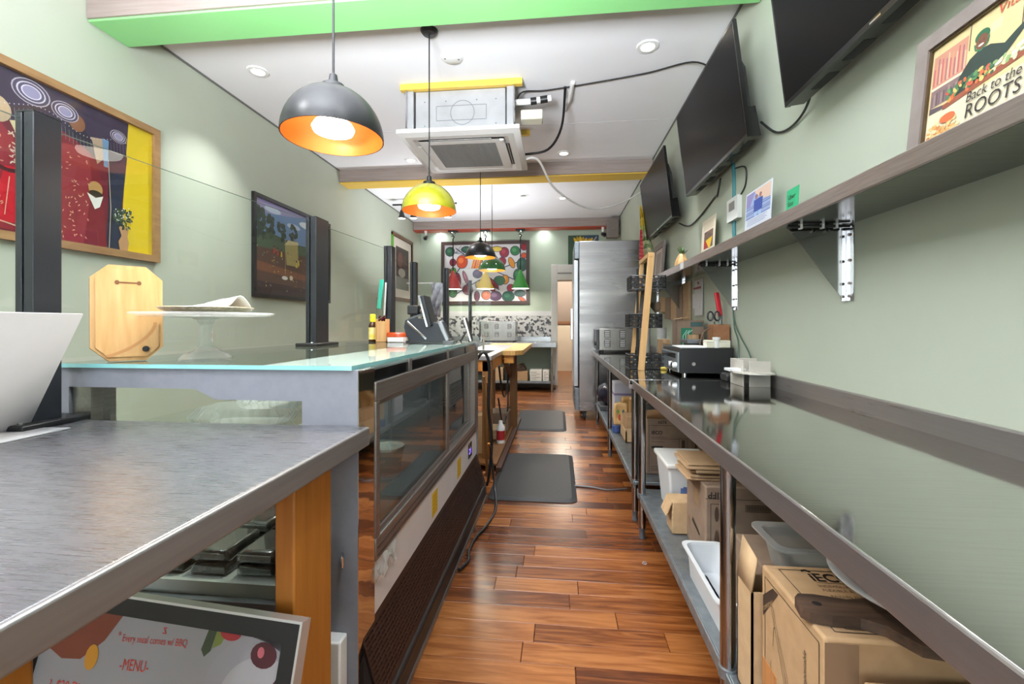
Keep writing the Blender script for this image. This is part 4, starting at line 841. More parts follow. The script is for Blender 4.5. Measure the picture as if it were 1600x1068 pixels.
for i in range(gx):
    for j in range(gy): k = i*(gy+1)+j; nb.f.append([k, k+gy+1, k+gy+2, k+1]); nb.m.append(0)
no = solo('paper_napkin', 'crumpled white paper bag lying on the cake stand dish', 'napkin', nb, mat('white_paper', 'eef0f2', 0.7), smooth=60)
mo = no.modifiers.new('thickness', 'SOLIDIFY'); mo.thickness = 0.003
# bottle, utensil holder, tub, plant
bx_, by_ = -1.232, 2.86
t = thing('sauce_bottle', 'small sauce bottle with yellow cap and yellow label on the case top', 'bottle', (bx_, by_, GZ))
part('bottle', MB().lathe([(0, 0), (0.024, 0), (0.026, 0.006), (0.026, 0.105), (0.02, 0.122), (0.015, 0.135), (0.014, 0.15)], (bx_, by_, GZ), 20), mat('brown_sauce', '4a2a12', 0.15), t)
part('label', MB().lathe([(0.0265, 0.015), (0.0265, 0.095)], (bx_, by_, GZ), 20), noisy('yellow_label', 'ead04a', 'f1e6b4', (1, 1, 1), 30, 2, 0.5, coord='World'), t)
part('cap', MB().lathe([(0.0175, 0.132), (0.0175, 0.18), (0.015, 0.184), (0, 0.184)], (bx_, by_, GZ), 16), mat('yellow_cap', 'f0dc1e', 0.4), t)
hx, hy = -1.155, 2.84
t = thing('utensil_holder', 'pale wooden box holder beside the yellow capped bottle', 'holder', (hx, hy, GZ))
part('box', MB().box(hx-0.037, hx+0.037, hy-0.03, hy+0.03, 0+GZ, GZ+0.012).box(hx-0.037, hx+0.037, hy+0.022, hy+0.03, GZ, GZ+0.15).box(hx-0.037, hx-0.029, hy-0.03, hy+0.022, GZ, GZ+0.15).box(hx+0.029, hx+0.037, hy-0.03, hy+0.022, GZ, GZ+0.15).box(hx-0.029, hx+0.029, hy-0.026, hy-0.02, GZ+0.012, GZ+0.135), M_maple, t, bev=0.002)
rr = random.Random(9); bd = MB()
for i in range(26): 
    p_ = Vector((hx+rr.uniform(-0.026, 0.026), hy+rr.uniform(-0.018, 0.018), GZ+rr.uniform(0.14, 0.172)))
    bd.lathe([(0.0001, -0.008), (0.008, 0), (0.0001, 0.008)], p_, 6)
solo('dark_red_beads', 'dark red wrapped sweets heaped in the wooden holder', 'sweets', bd, mat('dark_red_foil', '4a1420', 0.2), kind='stuff')
cx2, cy2 = -1.19, 2.90
t = thing('straw_jar', 'tall clear jar with teal wrapped straw behind the wooden holder', 'jar', (-1.205, 2.925, GZ))
part('jar', MB().lathe([(0.0, 0), (0.03, 0), (0.03, 0.3), (0.028, 0.3), (0.028, 0.004), (0, 0.004)], (-1.205, 2.925, GZ), 20), M_glass, t)
part('teal_wrapper', MB().bar((-1.215, 2.925, GZ+0.22), (-1.195, 2.925, GZ+0.42), 0.028, 0.012, (0, 1, 0)), mat('teal_wrapper', '35b39a', 0.4), t, bev=0.004)
part('paper_straw', MB().cyl((-1.18, 2.92, GZ+0.1), (-1.165, 2.92, GZ+0.40), 0.007, n=8), mat('grey_straw', 'b9bcbc', 0.4), t)
ox, oy = -1.045, 2.86
t = thing('orange_lid_tub', 'low tub with translucent orange lid on the case top', 'tub', (ox, oy, GZ))
part('tub', MB().lathe([(0, 0), (0.078, 0.0), (0.083, 0.035), (0, 0.035)], (ox, oy, GZ), 28), mat('white_orange_tub', 'efe0d6', 0.4), t)
part('lid', MB().lathe([(0.086, 0.033), (0.088, 0.05), (0.082, 0.062), (0.0, 0.064)], (ox, oy, GZ), 28), mat('orange_plastic', 'c2481c', 0.2, 0.0, Coat_Weight=0.5), t)
a = MB(); Pl = Plane((ox-0.05, oy-0.085, GZ), (1, 0, 0), (0, 0, 1)); part('paper_label', MB().box(ox-0.05, ox+0.055, oy-0.089, oy-0.085, GZ+0.004, GZ+0.031), M_white, t)
t = thing('spiky_plant', 'small artificial spiky green plant in glass vase behind the yellow bottle', 'plant', (-1.315, 3.115, 0.925))
part('vase', MB().lathe([(0, 0), (0.05, 0), (0.055, 0.18), (0.052, 0.18), (0.047, 0.005), (0, 0.005)], (-1.315, 3.115, 0.925), 20), M_glass, t)
rr = random.Random(2); lf = MB()
for i in range(46):
    an = rr.uniform(0, 2*PI); el = rr.uniform(0.15, 1.4); L = rr.uniform(0.08, 0.14); b0 = Vector((-1.315, 3.115, 1.13+rr.uniform(-0.06, 0.05)))
    d = Vector((math.cos(an)*math.cos(el), math.sin(an)*math.cos(el), math.sin(el))); s_ = d.cross(Vector((0, 0, 1))).normalized()*0.005
    lf.face([b0-s_, b0+s_, b0+d*L]); 
part('leaves', lf, mat('olive_leaf', '7d8a63', 0.6), t, kind='stuff'); part('stem', MB().cyl((-1.315, 3.115, 0.93), (-1.315, 3.115, 1.15), 0.008, n=8), mat('olive_leaf', '7d8a63', 0.6), t)
# payment terminal
x0, y0 = -0.86, 2.86
t = thing('payment_terminal', 'black point of sale terminal with tilted touchscreen on the case top', 'terminal', (x0, y0, GZ))
Pt = Plane((0, y0-0.06, GZ), (1, 0, 0), (0, 0, 1))
part('body', MB().prism([(-0.995, 0.10), (-0.985, 0.145), (-0.93, 0.155), (-0.86, 0.15), (-0.76, 0.115), (-0.70, 0.02), (-0.70, 0.0), (-0.95, 0.0), (-0.985, 0.05)], -0.14, 0, Pt), mat('dark_terminal', '20232b', 0.35), t, bev=0.01)
part('side_rail', MB().bar((-0.975, y0-0.064, GZ+0.135), (-0.845, y0-0.064, GZ+0.02), 0.006, 0.016, (0, 0, 1)), M_chrome, t, bev=0.003)
part('base_foot', MB().prism([(-0.98, 0), (-0.68, 0), (-0.68, 0.008), (-0.98, 0.008)], -0.16, 0.01, Pt), M_black, t, bev=0.003)
sp = part('screen', MB().bar((-0.815, y0-0.02, GZ+0.105), (-0.87, y0-0.02, GZ+0.30), 0.15, 0.03, (1, 0, 0)), M_blackmet, t, bev=0.006)
part('screen_edge', MB().bar((-0.829, y0-0.10, GZ+0.10), (-0.884, y0-0.10, GZ+0.30), 0.006, 0.012, (1, 0, 0)), M_chrome, sp)
part('scanner_head', MB().box(-0.985, -0.91, y0-0.03, y0+0.04, GZ+0.18, GZ+0.24).cyl((-0.91, y0, GZ+0.2), (-0.84, y0, GZ+0.17), 0.02, n=10), M_black, t, bev=0.006)
part('cradle_arm', MB().bar((-0.97, y0-0.05, GZ+0.15), (-0.86, y0-0.02, GZ+0.19), 0.02, 0.012), M_darkgrey, t)
t = thing('card_reader', 'handheld card reader with grey keypad in front of the terminal', 'card reader', (-0.70, 2.80, GZ))
part('reader_body', MB().bar((-0.69, 2.77, GZ+0.012), (-0.745, 2.77, GZ+0.135), 0.07, 0.028, (1, 0, 0)), mat('grey_reader', '8d9096', 0.3, 0.4), t, bev=0.006)
part('keypad', MB().bar((-0.680, 2.77, GZ+0.03), (-0.725, 2.77, GZ+0.13), 0.055, 0.006, (1, 0, 0)), M_blackmet, t)
part('stand', MB().box(-0.72, -0.65, 2.73, 2.81, GZ, GZ+0.012), M_darkgrey, t, bev=0.003)
t = thing('tablet', 'thin tilted tablet standing at the far corner of the case top', 'tablet', (-0.59, 2.98, GZ))
part('slab', MB().bar((-0.585, 2.98, GZ+0.003), (-0.63, 2.98, GZ+0.16), 0.11, 0.008, (1, 0, 0)), M_blackmet, t, bev=0.003)
part('metal_rim', MB().bar((-0.580, 2.923, GZ+0.003), (-0.625, 2.923, GZ+0.16), 0.003, 0.010, (1, 0, 0)), M_chrome, t)
part('kickstand', MB().bar((-0.605, 2.98, GZ+0.09), (-0.66, 2.98, GZ+0.002), 0.04, 0.004, (1, 0, 0)), M_black, t)

# ---------------------------------------------------------------- right: two steel prep tables
RX1, RZ = 1.115, 0.87
def prep_table(label, y0, y1, legs, RX0):
    t = thing('prep_table', label, 'table', (0.77, (y0+y1)/2, 0), group='steel prep tables along the right wall')
    part('tabletop', MB().box(RX0+0.0045, RX1, y0, y1, RZ-0.03, RZ), M_steeltop, t, bev=0.001)
    # rolled front edge: shallow rounded section
    ed = MB(); pr = [(RX0+0.02, RZ-0.054), (RX0+0.003, RZ-0.054), (RX0, RZ-0.05), (RX0, RZ-0.004), (RX0+0.0015, RZ-0.001), (RX0+0.004, RZ), (RX0+0.006, RZ-0.002), (RX0+0.02, RZ-0.03)]
    n = len(pr); ed.raw([(x, y0, z) for x, z in pr]+[(x, y1, z) for x, z in pr], [(i, (i+1) % n, (i+1) % n+n, i+n) for i in range(n)]+[tuple(range(n-1, -1, -1)), tuple(range(n, 2*n))])
    part('front_edge', ed, M_steeledge, t, smooth=18)
    part('back_splash', MB().box(RX1-0.002, RX1+0.02, y0, y1, RZ-0.03, RZ+0.066), M_steeledge, t, bev=0.004)
    part('under_channel', MB().box(0.55, 0.62, y0+0.04, y1-0.04, RZ-0.06, RZ-0.03).box(0.9, 0.97, y0+0.04, y1-0.04, RZ-0.06, RZ-0.03), M_steelgal, t)
    part('under_shelf', MB().box(0.462, 1.09, y0+0.05, y1-0.05, 0.226, 0.246).box(0.455, 0.462, y0+0.05, y1-0.05, 0.205, 0.247), M_steelgal, t, bev=0.003)
    for y in legs:
        for x in (0.469, 1.07):
            l = part('leg', MB().cyl((x, y, 0.06), (x, y, RZ-0.05), 0.0205, n=20), mat('leg_steel', 'a9a9ab', 0.2, 1.0), t)
            part('leg_foot', MB().lathe([(0.0205, 0.06), (0.017, 0.045), (0.014, 0.02), (0.018, 0.012), (0.018, 0.0), (0, 0)], (x, y, 0), 16), M_darkgrey, l)
            part('shelf_collar', MB().cyl((x, y, 0.225), (x, y, 0.252), 0.025, n=20), M_steelgal, l)
    return t
prep_table('steel prep table on the right, the near one by the wide cardboard boxes', -0.02, 2.695, (0.08, 1.29, 2.56), 0.436)
tb = prep_table('steel prep table on the right, the far one ending at the fridge', 2.705, 5.585, (2.79, 4.12, 5.42), 0.42)

# wall shelf with brackets
SZ = 1.605
t = thing('steel_shelf', 'long stainless wall shelf on triangular brackets above the prep tables', 'shelf', (1.0, 2.9, 1.592))
part('shelf_board', MB().box(0.90, XR, 0.45, 5.28, 1.592, SZ), noisy('shelf_steel', 'a3a3a2', '989897', (2, 40, 2), 3, 2, 0.1, 0.15, metal=1.0, coord='World'), t)
part('front_lip', MB().box(0.889, 0.901, 0.45, 5.28, 1.592, 1.646), noisy('lip_steel', 'b5a8a4', 'a39792', (2, 3, 60), 3, 3, 0.28, 0.36, metal=0.95, coord='World'), t, bev=0.003)
part('price_tag', MB().box(0.887, 0.889, 3.28, 3.36, 1.597, 1.642), M_white, t)
for y in (0.72, 1.845, 2.965, 4.14, 5.2):
    Pk = Plane((0, y+0.048, 0), (1, 0, 0), (0, 0, 1))
    b = part('bracket', MB().prism([(0.915, 1.5915), (XR, 1.5915), (XR, 1.296), (XR-0.012, 1.296)], -0.003, 0, Pk), mat('bracket_steel', '9fa09c', 0.16, 1.0), t)
    part('wall_flange', MB().box(XR-0.004, XR, y, y+0.048, 1.29, 1.592), M_chrome, b, bev=0.002)
    fl_ = part('edge_flange', MB().box(XR-0.02, XR-0.004, y+0.046, y+0.051, 1.29, 1.592), M_chrome, b, bev=0.001)
    sc_ = MB()
    for z in (1.31, 1.36, 1.45, 1.55): sc_.cyl((XR-0.004, y+0.024, z), (XR-0.009, y+0.024, z), 0.006, n=8)
    part('screws', sc_, M_alu, b, kind='stuff')
cable('shelf_cable', 'black cable clipped under the wall shelf', [(0.9, 1.86, 1.582), (1.0, 1.86, 1.584), (1.13, 1.86, 1.582)], 0.006, M_black)
cable('shelf_cable', 'thin black cable clipped under the shelf at the second bracket', [(0.9, 2.98, 1.582), (1.0, 2.98, 1.584), (1.13, 2.98, 1.582)], 0.005, M_black)
for y in (1.86, 2.98):
    for x in (0.95, 1.03, 1.08):
        solo('cable_clip', 'small white cable clip under the shelf by the %s bracket, %s of three' % ('near' if y < 2 else 'second', {0.95: 'outermost', 1.03: 'middle', 1.08: 'innermost'}[x]), 'clip', MB().box(x-0.004, x+0.004, y-0.009, y+0.009, 1.573, 1.592), M_white, group='white cable clips under the wall shelf')

# three televisions tilted off the right wall (built facing -Y locally, turned to face the aisle)
def television(label, y, z, x=1.0, tilt=7.0, w_=1.13, h_=0.635):
    t = thing('television', label, 'television', (x, y, z), (math.radians(tilt), 0, -PI/2), group='wall-mounted flat televisions', local=True)
    Q = Plane((-w_/2, 0, 0), (1, 0, 0), (0, 0, 1))
    part('bezel', MB().prism([(0, 0), (w_, 0), (w_, h_), (0, h_)], -0.022, 0.0, Q), mat('tv_bezel', '101011', 0.2), t, bev=0.003)
    part('screen', MB().rect(Q, 0.012, w_-0.012, 0.02, h_-0.012, 0.0006), mat('tv_screen', '0a0a0b', 0.3, 0.0, Specular_IOR_Level=0.1), t)
    part('back_shell', MB().prism([(0.05, 0.02), (w_-0.05, 0.02), (w_-0.05, h_*0.62), (w_-0.12, h_*0.8), (0.12, h_*0.8), (0.05, h_*0.62)], -0.06, -0.022, Q), mat('tv_back', '1b1b1c', 0.5), t, bev=0.02, seg=3)
    part('lower_housing', MB().prism([(0.01, 0.0), (w_-0.01, 0.0), (w_-0.03, 0.17), (0.03, 0.17)], -0.075, -0.022, Q), mat('tv_gloss_back', '161617', 0.15), t, bev=0.012, seg=3)
    for i in range(5): part('bottom_vent', MB().box(-0.42+i*0.2, -0.30+i*0.2, 0.03, 0.07, -0.001, 0.001), mat('vent_black', '050505', 0.7), t)
    part('logo_bar', MB().rect(Q, w_/2-0.025, w_/2+0.025, 0.006, 0.012, 0.0008), M_chrome, t)
    part('wall_mount', MB().box(-0.2, 0.2, 0.06, 0.085, 0.15, 0.45).box(-0.03, 0.03, 0.085, 0.12, 0.22, 0.38), M_black, t)
    return t
television('nearest wall television, cut off by the top edge of the picture', 1.52, 2.157)
television('middle wall television above the photo cards', 3.045, 2.195)
television('farthest wall television above the gray framed picture', 4.61, 2.145)
cable('television_cable', 'black cable hanging between the near and middle televisions', [(1.08, 2.0, 2.24), (1.12, 2.15, 2.18), (1.13, 2.3, 2.16), (1.13, 2.45, 2.2), (1.10, 2.55, 2.3)], 0.006, M_black)
cable('television_cable', 'black cable looping from the middle to the far television', [(1.08, 3.1, 2.17), (1.11, 3.25, 2.10), (1.13, 3.35, 2.12), (1.13, 3.7, 2.06), (1.13, 4.0, 2.05), (1.10, 4.2, 2.12)], 0.007, M_black)
cable('television_cable', 'black cable from the middle television to the thermostat', [(1.10, 2.9, 2.17), (1.13, 2.83, 2.15), (1.135, 2.84, 2.05), (1.135, 2.93, 2.0)], 0.005, M_black)
solo('green_conduit', 'teal green cable running down the wall behind the thermostat', 'cable', MB().tube([(1.13, 3.02, 2.24), (1.133, 3.01, 2.15), (1.133, 3.01, 1.8), (1.133, 3.0, 1.65), (1.133, 3.0, 1.606)], 0.012, 8), mat('teal_cable', '3b7f86', 0.5))

# magazine page in grey wooden frame, standing on the shelf and leaning on the wall
o_ = Vector((1.03, 1.432, SZ+0.002)); P = Plane(o_, (0, -1, 0), (0.1, 0, 1)); W, H = 0.40, 0.418
t = thing('framed_magazine_cover', 'framed magazine page headed Back to the ROOTS, on the wall shelf', 'picture', tuple(o_+Vector((0, -0.2, 0))))
part('frame', MB().frame(P, 0, W, 0, H, 0.043, -0.014, 0.014, M_framegrey), None, t, bev=0.003)
part('inner_slip', MB().frame(P, 0.043, W-0.043, 0.043, H-0.043, 0.006, -0.01, 0.008, mat('dark_gold_slip', '4b3a20', 0.4)), None, t)
a = MB(); e = 0.001; a.prism([(0.04, 0.04), (W-0.04, 0.04), (W-0.04, H-0.04), (0.04, H-0.04)], -0.01, e, P, C('d3c8ac'))
x0, x1 = 0.05, 0.355
a.rect(P, x0, x1, 0.185, 0.372, e+.0002, C('cdb987'))
a.rect(P, 0.055, 0.16, 0.255, 0.345, e+.0004, C('b5806a')); a.rect(P, 0.055, 0.155, 0.20, 0.25, e+.0004, C('7b6360'))
for i in range(16): a.rect(P, 0.058+0.0063*i, 0.062+0.0063*i, 0.262, 0.31+0.03*((i*7) % 5)/5, e+.0006, C(('a8505a', 'c88a6a', '8d5a66', 'cfa98a')[i % 4]))
for i in range(13): a.rect(P, 0.058+0.0075*i, 0.063+0.0075*i, 0.203, 0.232+0.014*((i*5) % 4)/4, e+.0006, C(('6b5560', '8f7a74', '57474d')[i % 3]))
a.rect(P, 0.055, 0.17, 0.249, 0.256, e+.0007, C('d9cdb0')); a.poly(P, [(0.055, 0.2), (0.12, 0.19), (0.14, 0.183), (0.055, 0.183)], e+.0008, C('554a50'))
a.line(P, [(0.165, 0.37), (0.165, 0.30)], 0.003, e+.0008, C('5b4a35')); a.line(P, [(0.30, 0.37), (0.30, 0.28)], 0.003, e+.0008, C('5b4a35')); a.rect(P, 0.22, 0.25, 0.31, 0.335, e+.0005, C('d8c79a'))
a.poly(P, [(0.135, 0.19), (0.145, 0.245), (0.17, 0.275), (0.195, 0.285), (0.225, 0.282), (0.262, 0.262), (0.285, 0.275), (0.305, 0.285), (0.31, 0.272), (0.27, 0.235), (0.24, 0.225), (0.2, 0.19)], e+.001, C('27352f'))
a.ell(P, 0.2, 0.303, 0.016, 0.02, e+.0012, C('6d4431'), 16); a.ell(P, 0.200, 0.318, 0.020, 0.016, e+.0011, C('1f5a3a'), 16); a.ell(P, 0.199, 0.296, 0.008, 0.003, e+.0014, C('e8d9cc'), 10)
a.ell(P, 0.195, 0.306, 0.002, 0.0015, e+.0014, C('20140f'), 8); a.ell(P, 0.206, 0.306, 0.002, 0.0015, e+.0014, C('20140f'), 8); a.line(P, [(0.181, 0.305), (0.184, 0.290), (0.2, 0.281), (0.217, 0.292), (0.219, 0.308)], 0.004, e+.0013, C('2a6a48'))
a.poly(P, [(0.10, 0.178), (0.33, 0.205), (0.33, 0.222), (0.1, 0.192)], e+.0014, C('8a4a34'))
rr = random.Random(8)
for i in range(90):
    f = rr.random(); x = 0.11+0.2*f; y = 0.198+0.02*f+rr.uniform(-0.006, 0.028)*(1-0.3*f)
    h = rr.choice(('c8623a', 'd98a45', 'b8503c', '3f6b45', '58834f', 'd9b26a', '2f5a44')) if f < 0.65 else rr.choice(('dcd3a6', 'cfc89c', '8aa36a', 'e6dfc0'))
    a.ell(P, x, y, rr.uniform(0.004, 0.009), rr.uniform(0.003, 0.007), e+.0016+i*1e-5, C(h), 8, rr.uniform(0, 3))
text(a, 'Back to the', P, 0.172, 0.162, 0.036, C('2a2724'), e+.003, 0.16, sx=0.84); text(a, 'ROOTS', P, 0.172, 0.121, 0.050, C('2a2724'), e+.003, 0.1, sx=0.86)
text(a, 'Vital', P, 0.235, 0.343, 0.036, C('b5452e'), e+.002, 0.2)
for i in range(3): a.rect(P, 0.13, 0.33, 0.106-0.008*i, 0.108-0.008*i, e+.002, C('6f6552'))
for i in range(120):
    an = rr.uniform(0, 2*PI); r_ = math.sqrt(rr.random()); x = 0.105+0.05*r_*math.cos(an); y = 0.115+0.042*r_*math.sin(an)
    h = rr.choice(('d9b27a', 'c8995a', 'b5723f', 'e3c99a')) if y > 0.11 or x > 0.11 else rr.choice(('4f7a3f', '6b8f4d', '3c5f35', 'b5443a'))
    a.ell(P, x, y, rr.uniform(0.004, 0.009), rr.uniform(0.003, 0.006), e+.001+i*1e-5, C(h), 7, an)
a.ell(P, 0.12, 0.15, 0.024, 0.012, e+.0026, C('c8623a'), 14)
part('page', a, None, t)

# cards along the shelf
def card(name, label, cat, x, y0, y1, h, lean=0.06, th=0.003, m=None, z=SZ):
    P = Plane((x, y1, z+0.001), (0, -1, 0), (lean, 0, 1)); t = thing(name, label, cat, (x, (y0+y1)/2, z))
    part('card', MB().prism([(0, 0), (y1-y0, 0), (y1-y0, h), (0, h)], -th, 0, P, m), None, t)
    return t, P, y1-y0
t, P, W = card('green_card', 'small green card with two black words on the wall shelf', 'card', 1.055, 2.10, 2.205, 0.215, 0.05, m=C('35b07a'))
a = MB(); text(a, 'Uber', P, 0.018, 0.168, 0.030, C('14251d'), 0.001, bold=0.01); text(a, 'Eats', P, 0.018, 0.136, 0.030, C('14251d'), 0.001, bold=0.01); part('lettering', a, None, t)
t, P, W = card('photo_card', 'photo card of two people in blue standing outdoors, on the shelf', 'card', 1.05, 2.345, 2.655, 0.325, 0.05, m=C('dfe3ee'))
P0 = P; P = Plane(P0.pt(0, 0.118), P0.u, P0.v); P.v = P.v*0.63
a = MB(); a.rect(P, 0.01, W-0.01, 0.09, 0.315, 0.0004, C('9db0d8')); a.poly(P, [(0.1, 0.315), (W-0.01, 0.315), (W-0.01, 0.19), (0.2, 0.22)], 0.0006, C('e3c3b0')); a.poly(P, [(0.01, 0.315), (0.12, 0.315), (0.06, 0.2), (0.01, 0.2)], 0.0006, C('8f86b8'))
for i in range(7): a.rect(P, 0.01, W-0.01, 0.095+0.016*i, 0.101+0.016*i, 0.0007, C(('6f78b0', 'a9b4da', '5a5f96')[i % 3]))
for dx in (0.135, 0.185):
    a.poly(P, [(dx-0.025, 0.13), (dx+0.025, 0.13), (dx+0.028, 0.235), (dx-0.028, 0.235)], 0.001, C('3a4f9c')); a.poly(P, [(dx-0.016, 0.09), (dx+0.016, 0.09), (dx+0.02, 0.13), (dx-0.02, 0.13)], 0.0012, C('a9c4ea')); a.ell(P, dx, 0.255, 0.014, 0.018, 0.0012, C('a86a5a'), 10); a.ell(P, dx, 0.264, 0.015, 0.013, 0.0011, C('3a2a2a'), 10)
for i in range(4): a.line(P, [(0.03, 0.075-0.014*i), (W-0.04-0.02*(i % 2), 0.078-0.014*i)], 0.003, 0.001, C('5a66a8'))
part('printed_photo', a, None, t)
t, P, W = card('recipe_card', 'tan card with dark and red food picture standing on the shelf', 'card', 1.08, 3.24, 3.53, 0.37, 0.05, m=C('d9cdb8'))
P0 = P; P = Plane(P0.pt(0, 0.118), P0.u, P0.v); P.v = P.v*0.66
a = MB(); a.rect(P, 0.06, 0.25, 0.05, 0.24, 0.0005, C('6b554b')); a.poly(P, [(0.06, 0.05), (0.13, 0.05), (0.15, 0.13), (0.06, 0.14)], 0.0008, C('a8322e')); a.poly(P, [(0.1, 0.14), (0.24, 0.16), (0.2, 0.05), (0.17, 0.04)], 0.001, C('d9b02e'))
for i in range(26): a.ell(P, rr.uniform(0.07, 0.24), rr.uniform(0.15, 0.23), 0.012, 0.008, 0.0009, C(rr.choice(('5a3f3a', '8a5a4a', '4a4a3a', '7d6a5a'))), 7)
for i in range(6): a.line(P, [(0.04, 0.345-0.016*i), (0.25, 0.347-0.016*i)], 0.003, 0.001, C('a8906a'))
part('print', a, None, t)
solo('thermostat_box', 'white wall thermostat with grey window above the shelf', 'thermostat', MB().box(XR-0.028, XR, 2.905, 3.08, 1.865, 2.01, M_white).box(XR-0.030, XR-0.028, 2.95, 3.04, 1.93, 1.985, C('8a8580')), bev=0.003)
t = thing('carved_pineapple', 'small wooden pineapple ornament with green crown on the shelf', 'ornament', (1.0, 3.74, SZ))
part('body', MB().lathe([(0, 0), (0.055, 0), (0.062, 0.04), (0.052, 0.1), (0.03, 0.15), (0.02, 0.165), (0, 0.165)], (1.0, 3.74, SZ), 8), noisy('pineapple_wood', 'd6ae78', 'bd8f56', (1, 1, 1), 30, 2, 0.5, coord='World'), t, smooth=10)
lf = MB()
for k in range(10):
    an = k*2.4; r_ = 0.03+0.012*(k % 3); h_ = 0.08-0.02*(k % 3); b0 = Vector((1.0, 3.74, SZ+0.155)); d = Vector((math.cos(an)*r_, math.sin(an)*r_, h_)); s_ = Vector((-math.sin(an), math.cos(an), 0))*0.011
    lf.face([b0-s_, b0+s_, b0+d*0.6+s_*0.9, b0+d, b0+d*0.6-s_*0.9])
part('crown', lf, mat('green_crown', '5d7a4a', 0.6), t)
P = Plane((1.06, 5.17, SZ+0.002), (0, -1, 0), (0.08, 0, 1))
t = thing('gray_picture_frame', 'gray framed picture leaning at the far end of the wall shelf', 'picture', (1.06, 4.9, SZ))
part('frame', MB().frame(P, 0, 0.46, 0, 0.46, 0.06, -0.01, 0.012, M_framegrey), None, t, bev=0.003)
part('print', MB().prism([(0.05, 0.05), (0.41, 0.05), (0.41, 0.41), (0.05, 0.41)], -0.008, 0.002, P, C('b9aea4')).rect(P, 0.12, 0.34, 0.1, 0.36, 0.003, C('8f7f76')), None, t)
# draped flag hanging at the shelf's far end
fg = MB(); nx_, nz_ = 8, 14; bands = ['d9b52e', 'd9b52e', 'c8a22a', 'd9c04a', 'd0b03a', 'b8b25a', 'a8b27a', 'cfd0a8', '7a8f5a', 'c9cfa0', '8a9a6a', 'cfc9a0', 'b8a87a', 'c9b98a']
gridf = []
for j in range(nz_+1):
    f = j/nz_; xa = 0.93+0.005*math.sin(f*5); xb = 0.945+0.17*min(1, f*1.05); z = 2.55-0.62*f
    gridf.append([(xa+(xb-xa)*i/nx_, 5.215+0.012*math.sin(i*1.6+f*2)-0.01*f, z-0.01*math.sin(i)) for i in range(nx_+1)])
for j in range(nz_):
    for i in range(nx_):
        m = C('b5343a') if i < 2 and j > 5 else C(bands[j])
        fg.face([gridf[j+1][i], gridf[j+1][i+1], gridf[j][i+1], gridf[j][i]], m)
fo = solo('draped_flag', 'yellow, red and green patterned cloth hanging beside the far television', 'flag', fg)
fo.modifiers.new('thickness', 'SOLIDIFY').thickness = 0.003

# ---------------------------------------------------------------- upright refrigerator
FX0, FX1, FY0, FY1 = 0.262, 1.06, 5.635, 6.42
t = thing('refrigerator', 'tall stainless steel upright refrigerator at the end of the prep tables', 'refrigerator', (0.66, 6.03, 0))
M_fside = noisy('fridge_steel', 'b1aead', '8f8c8c', (0.3, 0.3, 4.5), 1.6, 4, 0.2, 0.32, metal=0.95, coord='World', contrast=(0.32, 0.68))
part('cabinet', MB().box(FX0, FX1, FY0, FY1, 0.11, 2.24), M_fside, t, bev=0.006)
part('header_panel', MB().box(FX0-0.055, FX0, FY0+0.005, FY1-0.005, 2.02, 2.235), M_steelgal, t, bev=0.004)
part('thermometer', MB().box(FX0-0.058, FX0-0.055, FY0+0.1, FY0+0.22, 2.08, 2.15), M_blackgloss, t)
part('door_gasket', MB().box(FX0-0.012, FX0, FY0+0.001, FY1-0.02, 0.42, 2.0), M_black, t)
dr = part('door', MB().box(FX0-0.065, FX0-0.012, FY0+0.012, FY1-0.012, 0.42, 2.0), noisy('pale_fridge_door', 'c9cbd0', 'bcbec3', (40, 40, 1), 3, 3, 0.3, metal=0.6, coord='World'), t, bev=0.005)
part('handle', MB().bar((FX0-0.09, FY0+0.07, 1.0), (FX0-0.09, FY0+0.07, 1.4), 0.025, 0.03, (1, 0, 0)), M_chrome, dr, bev=0.006)
gl = part('grille_panel', MB().box(FX0-0.05, FX0, FY0+0.005, FY1-0.005, 0.12, 0.40), M_steelgal, t, bev=0.003)
for i in range(5): part('louver', MB().box(FX0-0.058, FX0-0.05, FY0+0.06, FY1-0.06, 0.15+0.045*i, 0.17+0.045*i), M_darkgrey, gl)
for x, y in ((0.33, 5.70), (1.0, 5.70), (0.33, 6.36), (1.0, 6.36)):
    cs = part('caster', MB().cyl((x-0.015, y, 0.045), (x+0.015, y, 0.045), 0.045, n=18), M_rubber, t)
    part('caster_fork', MB().box(x-0.03, x+0.03, y-0.03, y+0.03, 0.09, 0.11).box(x-0.024, x-0.018, y-0.02, y+0.02, 0.03, 0.09).box(x+0.018, x+0.024, y-0.02, y+0.02, 0.03, 0.09), M_black, cs)
    part('axle_cap', MB().cyl((x-0.03, y, 0.045), (x+0.03, y, 0.045), 0.012, n=10), M_chrome, cs)

